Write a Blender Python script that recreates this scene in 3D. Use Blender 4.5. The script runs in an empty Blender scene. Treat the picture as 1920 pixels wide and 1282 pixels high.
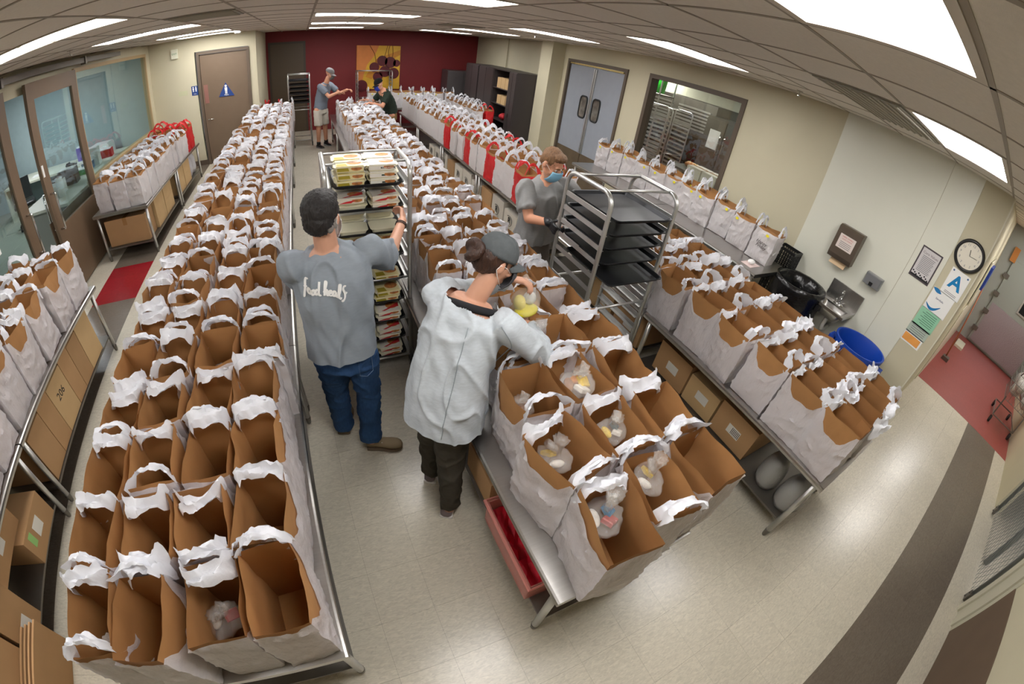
import bpy, bmesh, math, random
import numpy as np
from mathutils import Vector, Matrix, Euler, noise
from mathutils.bvhtree import BVHTree
random.seed(7)
PI = math.pi
SC = bpy.context.scene
COL = SC.collection

# ---------------------------------------------------------------- camera
HC = 2.45          # camera height
cd = bpy.data.cameras.new('camera')
cam = bpy.data.objects.new('camera', cd)
COL.objects.link(cam)
cd.type = 'PANO'
cd.panorama_type = 'FISHEYE_LENS_POLYNOMIAL'
cd.sensor_fit = 'HORIZONTAL'
cd.sensor_width = 36.0
cd.fisheye_fov = PI
cd.fisheye_polynomial_k0 = 0.0
cd.fisheye_polynomial_k1 = -0.06807998720149673
cd.fisheye_polynomial_k2 = -0.0002508744591317578
cd.fisheye_polynomial_k3 = 6.113482693136583e-05
cd.fisheye_polynomial_k4 = -1.8404204049065481e-06
cd.clip_start = 0.02
cd.clip_end = 100
_y, _p, _r = [math.radians(v) for v in (31.31693798, 38.29632505, 9.44850639)]
_f = Vector((math.sin(_y) * math.cos(_p), math.cos(_y) * math.cos(_p), -math.sin(_p)))
_rt = Vector((math.cos(_y), -math.sin(_y), 0))
_up = _rt.cross(_f)
_rr = _rt * math.cos(_r) + _up * math.sin(_r)
_uu = -_rt * math.sin(_r) + _up * math.cos(_r)
mw = Matrix((_rr, _uu, -_f)).transposed().to_4x4()
mw.translation = Vector((0, 0, HC))
cam.matrix_world = mw
SC.camera = cam

# ---------------------------------------------------------------- world and exposure
w = bpy.data.worlds.new('world')
SC.world = w
w.use_nodes = True
w.node_tree.nodes['Background'].inputs[0].default_value = (0.55, 0.6, 0.65, 1)
w.node_tree.nodes['Background'].inputs[1].default_value = 0.25
SC.view_settings.view_transform = 'Standard'
SC.view_settings.look = 'None'
SC.view_settings.gamma = 1
SC.view_settings.use_curve_mapping = False
SC.view_settings.exposure = 0.34
SC.cycles.caustics_reflective = False
SC.cycles.caustics_refractive = False
SC.cycles.sample_clamp_indirect = 4.0
PANEL = 13.0        # ceiling panel emission
CZ = HC + 0.331    # ceiling height

# ---------------------------------------------------------------- materials
MATS = {}
def srgb(r, g, b):
    f = lambda c: (c / 255 / 12.92) if c / 255 <= 0.04045 else ((c / 255 + 0.055) / 1.055) ** 2.4
    return (f(r), f(g), f(b), 1)
def mat(name, col, rough=0.6, metal=0.0, var=0.0, scale=8.0, bump=0.0, bscale=60.0, alpha=1.0, emit=0.0,
        stretch=None, objvar=0.0, trans=0.0, spec=0.5, detail=3):
    if name in MATS: return MATS[name]
    m = bpy.data.materials.new(name); m.use_nodes = True
    nt = m.node_tree; p = nt.nodes['Principled BSDF']
    c = srgb(*col)
    p.inputs['Base Color'].default_value = c
    p.inputs['Roughness'].default_value = rough
    p.inputs['Metallic'].default_value = metal
    p.inputs['Specular IOR Level'].default_value = spec
    tc = nt.nodes.new('ShaderNodeTexCoord')
    vec = tc.outputs['Object']
    if stretch:
        mp = nt.nodes.new('ShaderNodeMapping'); mp.inputs['Scale'].default_value = stretch
        nt.links.new(vec, mp.inputs[0]); vec = mp.outputs[0]
    last = None
    if var > 0:
        n = nt.nodes.new('ShaderNodeTexNoise'); n.inputs['Scale'].default_value = scale; n.inputs['Detail'].default_value = detail
        nt.links.new(vec, n.inputs['Vector'])
        mr = nt.nodes.new('ShaderNodeMapRange')
        mr.inputs['From Min'].default_value = 0.25; mr.inputs['From Max'].default_value = 0.75
        mr.clamp = False; mr.inputs['To Min'].default_value = 1 - var; mr.inputs['To Max'].default_value = 1 + var
        nt.links.new(n.outputs['Fac'], mr.inputs['Value'])
        last = mr.outputs[0]
    if objvar > 0:
        oi = nt.nodes.new('ShaderNodeObjectInfo')
        mr = nt.nodes.new('ShaderNodeMapRange')
        mr.inputs['To Min'].default_value = 1 - objvar; mr.inputs['To Max'].default_value = 1 + objvar
        nt.links.new(oi.outputs['Random'], mr.inputs['Value'])
        if last:
            mm = nt.nodes.new('ShaderNodeMath'); mm.operation = 'MULTIPLY'
            nt.links.new(last, mm.inputs[0]); nt.links.new(mr.outputs[0], mm.inputs[1]); last = mm.outputs[0]
        else: last = mr.outputs[0]
    if last:
        vm = nt.nodes.new('ShaderNodeVectorMath'); vm.operation = 'SCALE'
        vm.inputs[0].default_value = c[:3]
        nt.links.new(last, vm.inputs['Scale']); nt.links.new(vm.outputs[0], p.inputs['Base Color'])
    if bump > 0:
        n = nt.nodes.new('ShaderNodeTexNoise'); n.inputs['Scale'].default_value = bscale; n.inputs['Detail'].default_value = 4
        nt.links.new(vec, n.inputs['Vector'])
        b = nt.nodes.new('ShaderNodeBump'); b.inputs['Strength'].default_value = bump; b.inputs['Distance'].default_value = 0.01 if bump < .85 else .03
        nt.links.new(n.outputs['Fac'], b.inputs['Height']); nt.links.new(b.outputs[0], p.inputs['Normal'])
    if alpha < 1: p.inputs['Alpha'].default_value = alpha
    if emit > 0:
        p.inputs['Emission Color'].default_value = c; p.inputs['Emission Strength'].default_value = emit
    if trans > 0:      # light passing through a thin sheet
        t = nt.nodes.new('ShaderNodeBsdfTranslucent'); t.inputs[0].default_value = c
        mx = nt.nodes.new('ShaderNodeMixShader'); mx.inputs[0].default_value = trans
        out = nt.nodes['Material Output']
        nt.links.new(p.outputs[0], mx.inputs[1]); nt.links.new(t.outputs[0], mx.inputs[2]); nt.links.new(mx.outputs[0], out.inputs[0])
    MATS[name] = m
    return m

CREAM = mat('wall_cream_paint', (200, 193, 167), 0.75, var=0.03, scale=2, bump=0.03, bscale=200)
TAUPE = mat('door_taupe_paint', (112, 94, 76), 0.5, var=0.03)
REDW = mat('wall_dark_red_paint', (118, 26, 30), 0.6, var=0.04, scale=2)
WHITEP = mat('white_wall_panel', (222, 222, 208), 0.35, var=0.02, scale=2)
CEIL = mat('ceiling_tile_mineral', (228, 221, 211), 0.95, var=0.04, scale=40, bump=0.25, bscale=250, objvar=0.02)
GRIDM = mat('ceiling_grid_metal', (150, 138, 122), 0.5)
SHADOWGAP = mat('dark_gap', (40, 36, 32), 0.9)
STEEL = mat('stainless_steel', (190, 188, 184), 0.28, 1.0, var=0.05, scale=3, stretch=(1, 30, 1), bump=0.02, bscale=40)
ALU = mat('aluminium', (205, 205, 203), 0.35, 0.9, var=0.04, scale=6)
DSTEEL = mat('dark_steel', (120, 116, 110), 0.4, 0.8, var=0.1, scale=5)
GALV = mat('galvanised_steel', (128, 132, 130), 0.5, 0.6, var=0.08)
CHROME = mat('chrome', (225, 225, 225), 0.08, 1.0)
TRAYM = mat('nonstick_black_tray', (44, 45, 48), 0.38, 0.6, var=0.12, scale=9)
PAPER = mat('kraft_paper', (170, 123, 75), 0.8, var=0.08, scale=9, bump=0.1, bscale=25, objvar=0.1, trans=0.06)
FILM = mat('white_plastic_film', (244, 243, 248), 0.27, var=0.03, scale=6, bump=0.9, bscale=16, alpha=0.84, trans=0.3, stretch=(1, 1, 0.45))
FILMU = mat('white_plastic_film_dense', (244, 243, 246), 0.34, var=0.03, scale=6, bump=0.9, bscale=16, alpha=0.9, trans=0.3, stretch=(1, 1, 0.45))
HANDLE = mat('white_plastic_handle', (238, 240, 246), 0.35, var=0.02, bump=0.3, bscale=45, alpha=0.95, trans=0.25)
REDFILM = mat('red_plastic_film', (232, 52, 58), 0.3, var=0.05, scale=6, bump=0.35, bscale=22, alpha=0.9, trans=0.3)
CLEAR = mat('clear_produce_film', (236, 232, 226), 0.12, bump=0.9, bscale=22, alpha=0.22)
CARD = mat('cardboard', (180, 142, 100), 0.85, var=0.05, scale=5, objvar=0.09)
CARDL = mat('pale_cardboard', (200, 168, 122), 0.85, var=0.05, scale=5, objvar=0.05)
CARDW = mat('white_cardboard', (214, 208, 196), 0.7, var=0.03, objvar=0.05)
TAPE = mat('parcel_tape', (166, 124, 80), 0.25)
INK = mat('black_ink', (25, 25, 28), 0.6)
WHITE = mat('white_print', (240, 240, 238), 0.5)
BLACKP = mat('black_plastic', (24, 24, 26), 0.4)
RUBBER = mat('rubber', (30, 30, 30), 0.7)
DARKCAB = mat('cabinet_charcoal', (58, 52, 52), 0.4, var=0.05, scale=3)
GREYCAB = mat('cabinet_grey_metal', (104, 98, 98), 0.32, 0.5, var=0.1, scale=3)
BROWNP = mat('brown_wainscot', (104, 86, 70), 0.55, var=0.06, scale=4)
YELLOW = mat('yellow_sticker', (238, 226, 40), 0.5)
BLUE = mat('blue_sign', (28, 62, 128), 0.5)
BASEB = mat('rubber_baseboard', (98, 84, 72), 0.6)
BINB = mat('blue_bin_plastic', (16, 66, 168), 0.42, var=0.03)
LINER = mat('black_bin_liner', (14, 14, 16), 0.22, bump=0.7, bscale=18)
SKIN = mat('skin', (206, 148, 118), 0.5, var=0.06, scale=12, bump=0.05, bscale=120)
SKIN2 = mat('skin_tan', (198, 148, 122), 0.5, var=0.06, scale=12, bump=0.05, bscale=120)

def glassmat(name, tint, refl=0.12, rough=0.0):
    m = bpy.data.materials.new(name); m.use_nodes = True; nt = m.node_tree
    nt.nodes.remove(nt.nodes['Principled BSDF'])
    t = nt.nodes.new('ShaderNodeBsdfTransparent'); t.inputs[0].default_value = (*tint, 1)
    g = nt.nodes.new('ShaderNodeBsdfGlossy'); g.inputs['Roughness'].default_value = rough
    mx = nt.nodes.new('ShaderNodeMixShader'); mx.inputs[0].default_value = refl
    nt.links.new(t.outputs[0], mx.inputs[1]); nt.links.new(g.outputs[0], mx.inputs[2])
    nt.links.new(mx.outputs[0], nt.nodes['Material Output'].inputs[0])
    MATS[name] = m
    return m
GLASS = glassmat('window_glass', (0.86, 0.94, 0.95), 0.14)
GLASSK = glassmat('kitchen_glass', (0.93, 0.95, 0.93), 0.07)

def emitmat(name, col, s):
    m = bpy.data.materials.new(name); m.use_nodes = True; nt = m.node_tree
    nt.nodes.remove(nt.nodes['Principled BSDF'])
    e = nt.nodes.new('ShaderNodeEmission'); e.inputs[0].default_value = (*col, 1); e.inputs[1].default_value = s
    nt.links.new(e.outputs[0], nt.nodes['Material Output'].inputs[0])
    return m
LIGHTM = emitmat('light_diffuser', (1.0, 0.975, 0.955), PANEL)

def floormat(name, col, rough=0.26):
    m = mat(name, col, rough, var=0.05, scale=3, objvar=0.025)
    nt = m.node_tree; p = nt.nodes['Principled BSDF']
    tc = nt.nodes.new('ShaderNodeNewGeometry')
    mp = nt.nodes.new('ShaderNodeMapping'); mp.inputs['Rotation'].default_value = (0, 0, 0.8); mp.inputs['Scale'].default_value = (26, 90, 26)
    n = nt.nodes.new('ShaderNodeTexNoise'); n.inputs['Scale'].default_value = 1.0; n.inputs['Detail'].default_value = 5; n.inputs['Distortion'].default_value = 1.2
    nt.links.new(tc.outputs['Position'], mp.inputs[0]); nt.links.new(mp.outputs[0], n.inputs['Vector'])
    mr = nt.nodes.new('ShaderNodeMapRange'); mr.inputs['From Min'].default_value = .3; mr.inputs['From Max'].default_value = .7
    mr.inputs['To Min'].default_value = .84; mr.inputs['To Max'].default_value = 1.1
    nt.links.new(n.outputs['Fac'], mr.inputs['Value'])
    src = p.inputs['Base Color'].links[0].from_socket
    vm = nt.nodes.new('ShaderNodeVectorMath'); vm.operation = 'SCALE'
    nt.links.new(src, vm.inputs[0]); nt.links.new(mr.outputs[0], vm.inputs['Scale']); nt.links.new(vm.outputs[0], p.inputs['Base Color'])
    return m
FL_CREAM = floormat('floor_tile_cream', (205, 198, 181))
FL_GREY = floormat('floor_tile_grey_brown', (112, 102, 91))
FL_RED = floormat('floor_tile_red', (150, 30, 40))
FL_QUARRY = floormat('floor_red_epoxy', (150, 72, 66), 0.4)

def fabric(name, col, heather=0.12, stretch=(20, 20, 70)):
    m = mat(name, col, 0.9, var=heather, scale=1.5, stretch=stretch, bump=0.08, bscale=4, spec=0.2, detail=6)
    return m

# ---------------------------------------------------------------- mesh helpers
def link(o, parent=None):
    COL.objects.link(o)
    if parent is not None: o.parent = parent
    return o
def tag(o, label=None, cat=None, group=None, kind=None):
    if label: o['label'] = label
    if cat: o['category'] = cat
    if group: o['group'] = group
    if kind: o['kind'] = kind
    return o
def thing(name, label, cat, loc=(0, 0, 0), rz=0, group=None):
    o = bpy.data.objects.new(name, None); link(o)
    o.empty_display_size = 0.1
    o.location = loc; o.rotation_euler = (0, 0, rz)
    return tag(o, label, cat, group)
def dup(root, loc=None, rz=None, label=None, group=None):
    r = root.copy(); COL.objects.link(r)
    if loc is not None: r.location = loc
    if rz is not None: r.rotation_euler = (0, 0, rz)
    if label: r['label'] = label
    if group: r['group'] = group
    for ch in list(root.children):
        c = ch.copy(); COL.objects.link(c); c.parent = r
        for g in ch.children:
            d = g.copy(); COL.objects.link(d); d.parent = c
    return r

class MB:
    """collects shapes; build() links them as one mesh"""
    def __init__(s): s.v = []; s.f = []; s.mi = []; s.cm = 0
    def add(s, vs, fs):
        n = len(s.v); s.v += [tuple(v) for v in vs]; s.f += [tuple(i + n for i in f) for f in fs]; s.mi += [s.cm] * len(fs); return s
    def box(s, lo, hi, M=None):
        x0, y0, z0 = lo; x1, y1, z1 = hi
        vs = [(x0, y0, z0), (x1, y0, z0), (x1, y1, z0), (x0, y1, z0), (x0, y0, z1), (x1, y0, z1), (x1, y1, z1), (x0, y1, z1)]
        if M is not None: vs = [M @ Vector(v) for v in vs]
        return s.add(vs, [(0, 3, 2, 1), (4, 5, 6, 7), (0, 1, 5, 4), (1, 2, 6, 5), (2, 3, 7, 6), (3, 0, 4, 7)])
    def loft(s, rings, cap=True, closed=True):
        n = len(rings[0]); vs = [p for r in rings for p in r]; fs = []
        for k in range(len(rings) - 1):
            for i in range(n if closed else n - 1):
                j = (i + 1) % n
                fs.append((k * n + i, k * n + j, (k + 1) * n + j, (k + 1) * n + i))
        if cap and closed:
            fs.append(tuple(reversed(range(n)))); fs.append(tuple((len(rings) - 1) * n + i for i in range(n)))
        return s.add(vs, fs)
    def tube(s, path, r, n=8, cap=True, closed=False):
        P = [Vector(p) for p in path]; rings = []; up = None
        rr = r if isinstance(r, (list, tuple)) else [r] * len(P)
        for i, p in enumerate(P):
            if closed: t = (P[(i + 1) % len(P)] - P[i - 1]).normalized()
            else: t = (P[min(i + 1, len(P) - 1)] - P[max(i - 1, 0)]).normalized()
            if up is None:
                up = Vector((0, 0, 1)) if abs(t.z) < .9 else Vector((1, 0, 0))
            a = t.cross(up).normalized(); b = a.cross(t).normalized(); up = b
            rings.append([p + (a * math.cos(2 * PI * k / n) + b * math.sin(2 * PI * k / n)) * rr[i] for k in range(n)])
        if closed:
            rings.append(rings[0]); return s.loft(rings, cap=False)
        return s.loft(rings, cap)
    def cyl(s, a, b, r, n=12, r2=None):
        return s.tube([a, b], [r, r if r2 is None else r2], n)
    def lathe(s, prof, c=(0, 0, 0), n=24, sx=1, sy=1):
        c = Vector(c)
        rings = [[c + Vector((math.cos(2 * PI * k / n) * r * sx, math.sin(2 * PI * k / n) * r * sy, z)) for k in range(n)] for r, z in prof]
        return s.loft(rings, True)
    def ell(s, c, rad, n=14, m=9, M=None):
        c = Vector(c); rings = []
        for j in range(m + 1):
            th = PI * (j + (0.08 if j == 0 else -0.08 if j == m else 0)) / m
            ring = []
            for k in range(n):
                v = Vector((rad[0] * math.sin(th) * math.cos(2 * PI * k / n), rad[1] * math.sin(th) * math.sin(2 * PI * k / n), -rad[2] * math.cos(th)))
                ring.append(c + (M @ v if M is not None else v))
            rings.append(ring)
        return s.loft(rings, True)
    def cap(s, a, ra, b, rb, n=14):
        a = Vector(a); b = Vector(b); t = (b - a).normalized()
        u = t.orthogonal().normalized(); v = t.cross(u); rings = []
        for j in range(5):
            th = -PI / 2 + PI / 2 * j / 4 + (.12 if j == 0 else 0); rings.append([a + t * (ra * math.sin(th)) + (u * math.cos(2 * PI * k / n) + v * math.sin(2 * PI * k / n)) * ra * math.cos(th) for k in range(n)])
        for j in range(5):
            th = PI / 2 * j / 4 - (.12 if j == 4 else 0); rings.append([b + t * (rb * math.sin(th)) + (u * math.cos(2 * PI * k / n) + v * math.sin(2 * PI * k / n)) * rb * math.cos(th) for k in range(n)])
        return s.loft(rings, True)
    def mesh(s, name, m, smooth=False):
        me = bpy.data.meshes.new(name)
        me.from_pydata(s.v, [], s.f)
        ms = m if isinstance(m, (list, tuple)) else [m]
        for q in ms: me.materials.append(q)
        if len(ms) > 1: me.polygons.foreach_set('material_index', s.mi)
        if smooth: me.polygons.foreach_set('use_smooth', [True] * len(me.polygons))
        me.update()
        return me
    def build(s, name, m, parent=None, smooth=False, angle=None):
        me = s.mesh(name, m, smooth)
        if angle: me.set_sharp_from_angle(angle=math.radians(angle))
        return link(bpy.data.objects.new(name, me), parent)
def bx(name, lo, hi, m, parent=None, M=None): return MB().box(lo, hi, M).build(name, m, parent)
def struct(o): o['kind'] = 'structure'; return o
def arc(c, r, a0, a1, n, ax='xz'):
    out = []
    for i in range(n + 1):
        a = a0 + (a1 - a0) * i / n
        d = {'xz': (math.cos(a), 0, math.sin(a)), 'yz': (0, math.cos(a), math.sin(a)), 'xy': (math.cos(a), math.sin(a), 0)}[ax]
        out.append(tuple(c[k] + r * d[k] for k in range(3)))
    return out
def text(name, s, size, M, m, parent=None, depth=0.0008, align='CENTER', bold=0.0):
    cu = bpy.data.curves.new(name, 'FONT'); cu.body = s; cu.size = size; cu.align_x = align; cu.align_y = 'CENTER'
    cu.extrude = depth; cu.resolution_u = 2; cu.offset = bold
    o = bpy.data.objects.new(name, cu)
    dg = bpy.context.evaluated_depsgraph_get()
    COL.objects.link(o); bpy.context.view_layer.update()
    me = bpy.data.meshes.new_from_object(o.evaluated_get(bpy.context.evaluated_depsgraph_get()))
    bpy.data.objects.remove(o)
    me.materials.clear(); me.materials.append(m)
    me.transform(M)
    return link(bpy.data.objects.new(name, me), parent)
def frameM(o, xdir, ydir):
    x = Vector(xdir).normalized(); y = Vector(ydir).normalized(); z = x.cross(y)
    M = Matrix((x, y, z)).transposed().to_4x4(); M.translation = Vector(o); return M
ORD = ['', 'first', 'second', 'third', 'fourth', 'fifth', 'sixth', 'seventh', 'eighth', 'ninth', 'tenth', 'eleventh', 'twelfth', 'thirteenth', 'fourteenth',
       'fifteenth', 'sixteenth', 'seventeenth', 'eighteenth', 'nineteenth', 'twentieth']
def ordn(n):
    if n <= 20: return ORD[n]
    return {2: 'twenty', 3: 'thirty', 4: 'forty'}[n // 10] + '-' + ORD[n % 10] if n % 10 else {2: 'twentieth', 3: 'thirtieth', 4: 'fortieth'}[n // 10]

# ================================================================ ROOM
XR, XL, YB, YN = 5.0, -3.3, 13.0, -1.72     # right wall, glass wall, red wall, near wall
YR = 10.3                                    # restroom wall
YC = 0.2                                     # where the right wall ends at the corridor
# ---- floor: slab, and tiles as parts
fl = struct(bx('floor', (-9, -4.5, -0.08), (13, 14, -0.004), SHADOWGAP))
T = 0.305; X0 = 0.49; Y0 = -0.87
def tilemesh(m): return MB().box((0.0004, 0.0004, -0.004), (T - 0.0004, T - 0.0004, 0)).mesh('tile', m)
tm = {k: tilemesh(m) for k, m in (('c', FL_CREAM), ('g', FL_GREY), ('r', FL_RED))}
rest = {'c': MB(), 'g': MB(), 'r': MB()}
cells = []
for i in range(-13, 22):
    for j in range(-12, 47):
        x = X0 + i * T; y = Y0 + j * T
        if x < XL - 0.2 or y > YB or (y < -2.1 and x < 3): continue
        if x < -0.95 and y > YR and False: continue
        k = 'c'
        if j in (-2, -1) and x > -2.3: k = 'g'
        if -2.87 <= x + .01 < -2.28:
            k = 'g'
            if 4.55 < y < 5.3: k = 'r'
        cells.append((x, y, k))
def vis(x, y):      # floor areas that the photograph shows near the camera
    if -0.3 < x < 0.75 and y < 9: return True
    if 0.4 < x < 7.2 and y < 1.2 and y > YN - .4: return True
    if -2.4 < x < -2.0 and y < 6: return True
    if -3.0 < x < -2.2 and 3.4 < y < 6.4: return True
    return False
cnt = 0
cells.sort(key=lambda c: c[0] ** 2 + c[1] ** 2)
for x, y, k in cells:
    if vis(x, y) and cnt < 296:
        o = bpy.data.objects.new('tile', tm[k]); o.location = (x, y, 0); link(o, fl); cnt += 1
    else:
        rest[k].box((x + .0004, y + .0004, -0.004), (x + T - .0004, y + T - .0004, 0))
for k, m in (('c', FL_CREAM), ('g', FL_GREY), ('r', FL_RED)):
    o = rest[k].build('tile_field', m, fl); o['kind'] = 'stuff'
bx('epoxy_floor', (X0 + 22 * T, -4.4, -0.003), (12.9, YC, 0.001), FL_QUARRY, fl)
bx('office_floor', (-8.9, 3, -0.003), (XL - .21, YR, 0), mat('office_vinyl', (150, 152, 138), .5, var=.05), fl)
bx('kitchen_floor', (XR + .12, YC + .15, -0.003), (10, 13, 0.001), FL_QUARRY, fl)

# ---- ceiling: slab, tiles, grid
CS = 0.645
ce = struct(bx('ceiling', (-9, -4.5, CZ + 0.012), (13, 14, CZ + 0.1), mat('ceiling_plenum', (90, 84, 78), .9)))
lights = []
for cx in (-2.47, 0.11, 2.69):
    for rj in (-4, 0, 4, 8, 12, 16):
        if cx < 0 and rj == 16: rj = 14
        lights.append((cx, round(.215 + rj * CS, 3)))
lights += [(6.56, round(.215 - 2 * CS, 3)), (9.14, round(.215 - 2 * CS, 3))]
ctm = MB().box((0.006, 0.006, 0), (CS - 0.006, CS - 0.006, 0.012)).mesh('tile', CEIL)
field = MB(); n = 0
cc = []
for i in range(-10, 18):
    for j in range(-6, 19):
        x = 0.11 + i * CS; y = 0.215 + j * CS
        if x < XL - .3 or y > YB: continue
        if x > XR - .1 and y > YC - .3: continue
        if any(a < x + .3 < a + 1.29 and abs(y - b) < .3 for a, b in lights): continue
        cc.append((x, y))
cc.sort(key=lambda c: (c[0] - .5) ** 2 + (c[1] - 2.5) ** 2)
for x, y in cc:
    if n < 296 and y > -1.8 and y < 10:
        o = bpy.data.objects.new('tile', ctm); o.location = (x, y, CZ); link(o, ce); n += 1
    else: field.box((x + .006, y + .006, CZ), (x + CS - .006, y + CS - .006, CZ + .012))
o = field.build('tile_field', CEIL, ce); o['kind'] = 'stuff'
g = MB()
for i in range(-10, 19):
    x = 0.11 + i * CS
    if x < XL - .3: continue
    g.box((x - .011, -4.4 if x > XR or True else 0, CZ - 0.003), (x + .011, YC if x > XR else YB, CZ + 0.004))
for j in range(-6, 20):
    y = 0.215 + j * CS
    g.box((XL, y - .011, CZ - 0.003), (12.9 if y < YC + .1 else XR, y + .011, CZ + 0.0035))
g.build('grid', GRIDM, ce)
def vent(x, y, sx):
    v = MB().box((x + .02, y + .02, CZ - .012), (x + sx - .02, y + CS - .02, CZ - .004)).build('vent', mat('vent_grey', (150, 146, 134), .6), ce)
    for k in range(10):
        yy = y + .05 + k * .058
        bx('vent_blade', (x + .05, yy, CZ - .02), (x + sx - .05, yy + .018, CZ - .012), mat('vent_blade', (176, 170, 156), .6), v)
vent(2.69, 0.86, 1.29)
vent(-1.18, 4.085, 0.645); vent(2.05, 6.66, 0.645)
# lay-in light fixtures
NL = {}
lp = None
colname = {-2.47: 'over the office side', 0.11: 'over the middle aisle', 2.69: 'over the sink wall side'}
rowname = dict(zip([round(.215 + q * CS, 3) for q in (-4, 0, 4, 8, 12, 14, 16)], ('row behind the ladder', 'nearest row', 'second row', 'third row', 'fourth row', 'row by the restroom wall', 'row next to the red wall')))
for (x, y) in lights:
    lab = 'glowing white ceiling light panel, %s, %s' % (rowname[y], colname[x]) if x in colname else \
        ('glowing white ceiling light panel over the red corridor floor' if x < 7 else 'glowing ceiling light panel far along the corridor')
    if lp is None:
        lp = thing('ceiling_light', lab, 'light', (x, y, CZ), 0, 'ceiling light panels')
        f = MB(); W, D = 1.29, CS
        for lo, hi in (((.012, .012), (W - .012, .045)), ((.012, D - .045), (W - .012, D - .012)), ((.012, .045), (.045, D - .045)), ((W - .045, .045), (W - .012, D - .045))):
            f.box((lo[0], lo[1], -.006), (hi[0], hi[1], .008))
        f.build('frame', mat('light_frame', (206, 196, 182), .5), lp)
        bx('diffuser', (.045, .045, 0), (W - .045, D - .045, .006), LIGHTM, lp)
    else: dup(lp, (x, y, CZ), 0, lab)
# sprinklers and smoke detector
def sprinkler(x, y, lab):
    t = thing('sprinkler', lab, 'sprinkler', (x, y, CZ - .003), 0, 'ceiling sprinklers')
    MB().lathe([(.035, -.004), (.035, 0), (.01, .0)]).build('flange', GRIDM, t)
    MB().cyl((0, 0, 0), (0, 0, -.05), .008, 8).cyl((0, 0, -.05), (0, 0, -.053), .02, 10).build('head', CHROME, t)
sprinkler(4.42, 2.5, 'small sprinkler head near the sink wall ceiling edge'); sprinkler(3.5, 6.6, 'small sprinkler head above the double door'); sprinkler(1.4, 7.2, 'small sprinkler head over the middle table far half')
sprinkler(-2.5, 5.0, 'small sprinkler head over the table by the office glass')
t = thing('smoke_detector', 'round white smoke detector near restroom wall', 'detector', (-1.3, 9.9, CZ - .003))
MB().lathe([(.06, -.035), (.07, -.02), (.07, 0)]).build('body', WHITE, t, True)

# ---- walls
def wall(name, boxes, m=CREAM):
    b = MB()
    for lo, hi in boxes: b.box(lo, hi)
    return struct(b.build(name, m))
TH = .12
ZT = CZ + .012
# right wall with openings: window y 3.46..5.41, door y 5.95..7.87
WY0, WY1, WZ0, WZ1 = 3.50, 5.40, 1.02, 2.52
DY0, DY1, DZ = 5.97, 7.86, 2.5
wr = wall('wall_right', [((XR, YC, 0), (XR + TH, WY0, ZT)), ((XR, WY0, 0), (XR + TH, WY1, WZ0)), ((XR, WY0, WZ1), (XR + TH, WY1, ZT)),
    ((XR, WY1, 0), (XR + TH, 5.54, ZT)), ((XR + .03, 5.54, 0), (XR + TH, DY0, ZT)), ((XR + .03, DY0, DZ), (XR + TH, DY1, ZT)), ((XR + .03, DY1, 0), (XR + TH, YB, ZT)),
    ((4.72, 8.06, 0), (XR + .03, 8.52, ZT))])
struct(bx('trim_1', (XR - .006, 10.75, 0), (XR, 10.78, CZ), mat('seam', (150, 140, 110), .7)))
wb = wall('wall_back', [((-1.0, YB, 0), (XR + .1, YB + TH, ZT))], REDW)
wall('wall_restroom', [((XL - .1, YR, 0), (-2.3, YR + TH, ZT)), ((-2.3, YR, 2.47), (-1.14, YR + TH, ZT)), ((-1.14, YR, 0), (-0.98, YR + TH, ZT)), ((-1.1, YR + TH, 0), (-.98, YB, ZT))])
# baseboards
struct(bx('baseboard_restroom', (XL, YR - .012, 0), (-2.27, YR - .001, .11), BASEB)); struct(bx('baseboard_right', (XR - .012, YC, 0), (XR - .001, WY1, .1), BASEB))
# near wall (behind the camera) with brown wainscot, door post and mesh gate
wall('wall_near', [((-3.4, YN - TH, 0), (3.5, YN, ZT)), ((5.8, YN - TH, 0), (12.9, YN, ZT)), ((3.5, YN - TH, 2.4), (5.8, YN, ZT))])
struct(bx('trim_2', (-3.2, YN, 0), (3.46, YN + .012, .72), BROWNP))
pb = MB()
pb.box((3.46, YN - TH, 0), (3.86, YN + .01, 2.4)).box((3.52, YN + .01, 0.0), (3.6, YN + .03, 2.4)).box((3.74, YN + .01, 0.0), (3.82, YN + .03, 2.4))
o = struct(pb.build('trim_3', mat('door_post_offwhite', (196, 192, 172), .5)))
gt = thing('mesh_gate', 'grey steel gate of diamond wire mesh beyond the brown wainscot', 'gate', (3.9, YN + .0, 0))
for k, (px, r) in enumerate(((0.04, .022), (0.75, .035), (1.72, .024))):
    MB().cyl((px, 0 if k != 1 else -.09, .02), (px, 0 if k != 1 else -.09, 2.3), r, 12).build('post', GALV, gt, True)
for px in (0.0, 1.68):
    b = MB().box((px - .02, .0, .02), (px + .06, .03, .12)).cyl((px + .02, .03, .04), (px + .02, .045, .04), .008, 6).cyl((px + .02, .03, .1), (px + .02, .045, .1), .008, 6)
    b.build('bracket', DSTEEL, gt)
wm = MB(); s_ = .075
for a in range(-36, 26):
    for sg in (1, -1):
        # strands crossing the panel diagonally
        x_a = a * s_; pts = []
        z0, z1 = .05, 2.25
        xa = x_a; xb = x_a + (z1 - z0) * .62
        lo, hi = .06, 1.7
        ta = max(0, (lo - xa) / (xb - xa)); tb = min(1, (hi - xa) / (xb - xa))
        if tb <= ta: continue
        p = []
        for t_ in (ta, tb):
            X = xa + (xb - xa) * t_; Z = z0 + (z1 - z0) * t_
            if sg < 0: X = lo + hi - X
            p.append((X, .003 * sg, Z))
        wm.tube(p, .0022, 4)
wm.build('wire_mesh', GALV, gt)

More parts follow.
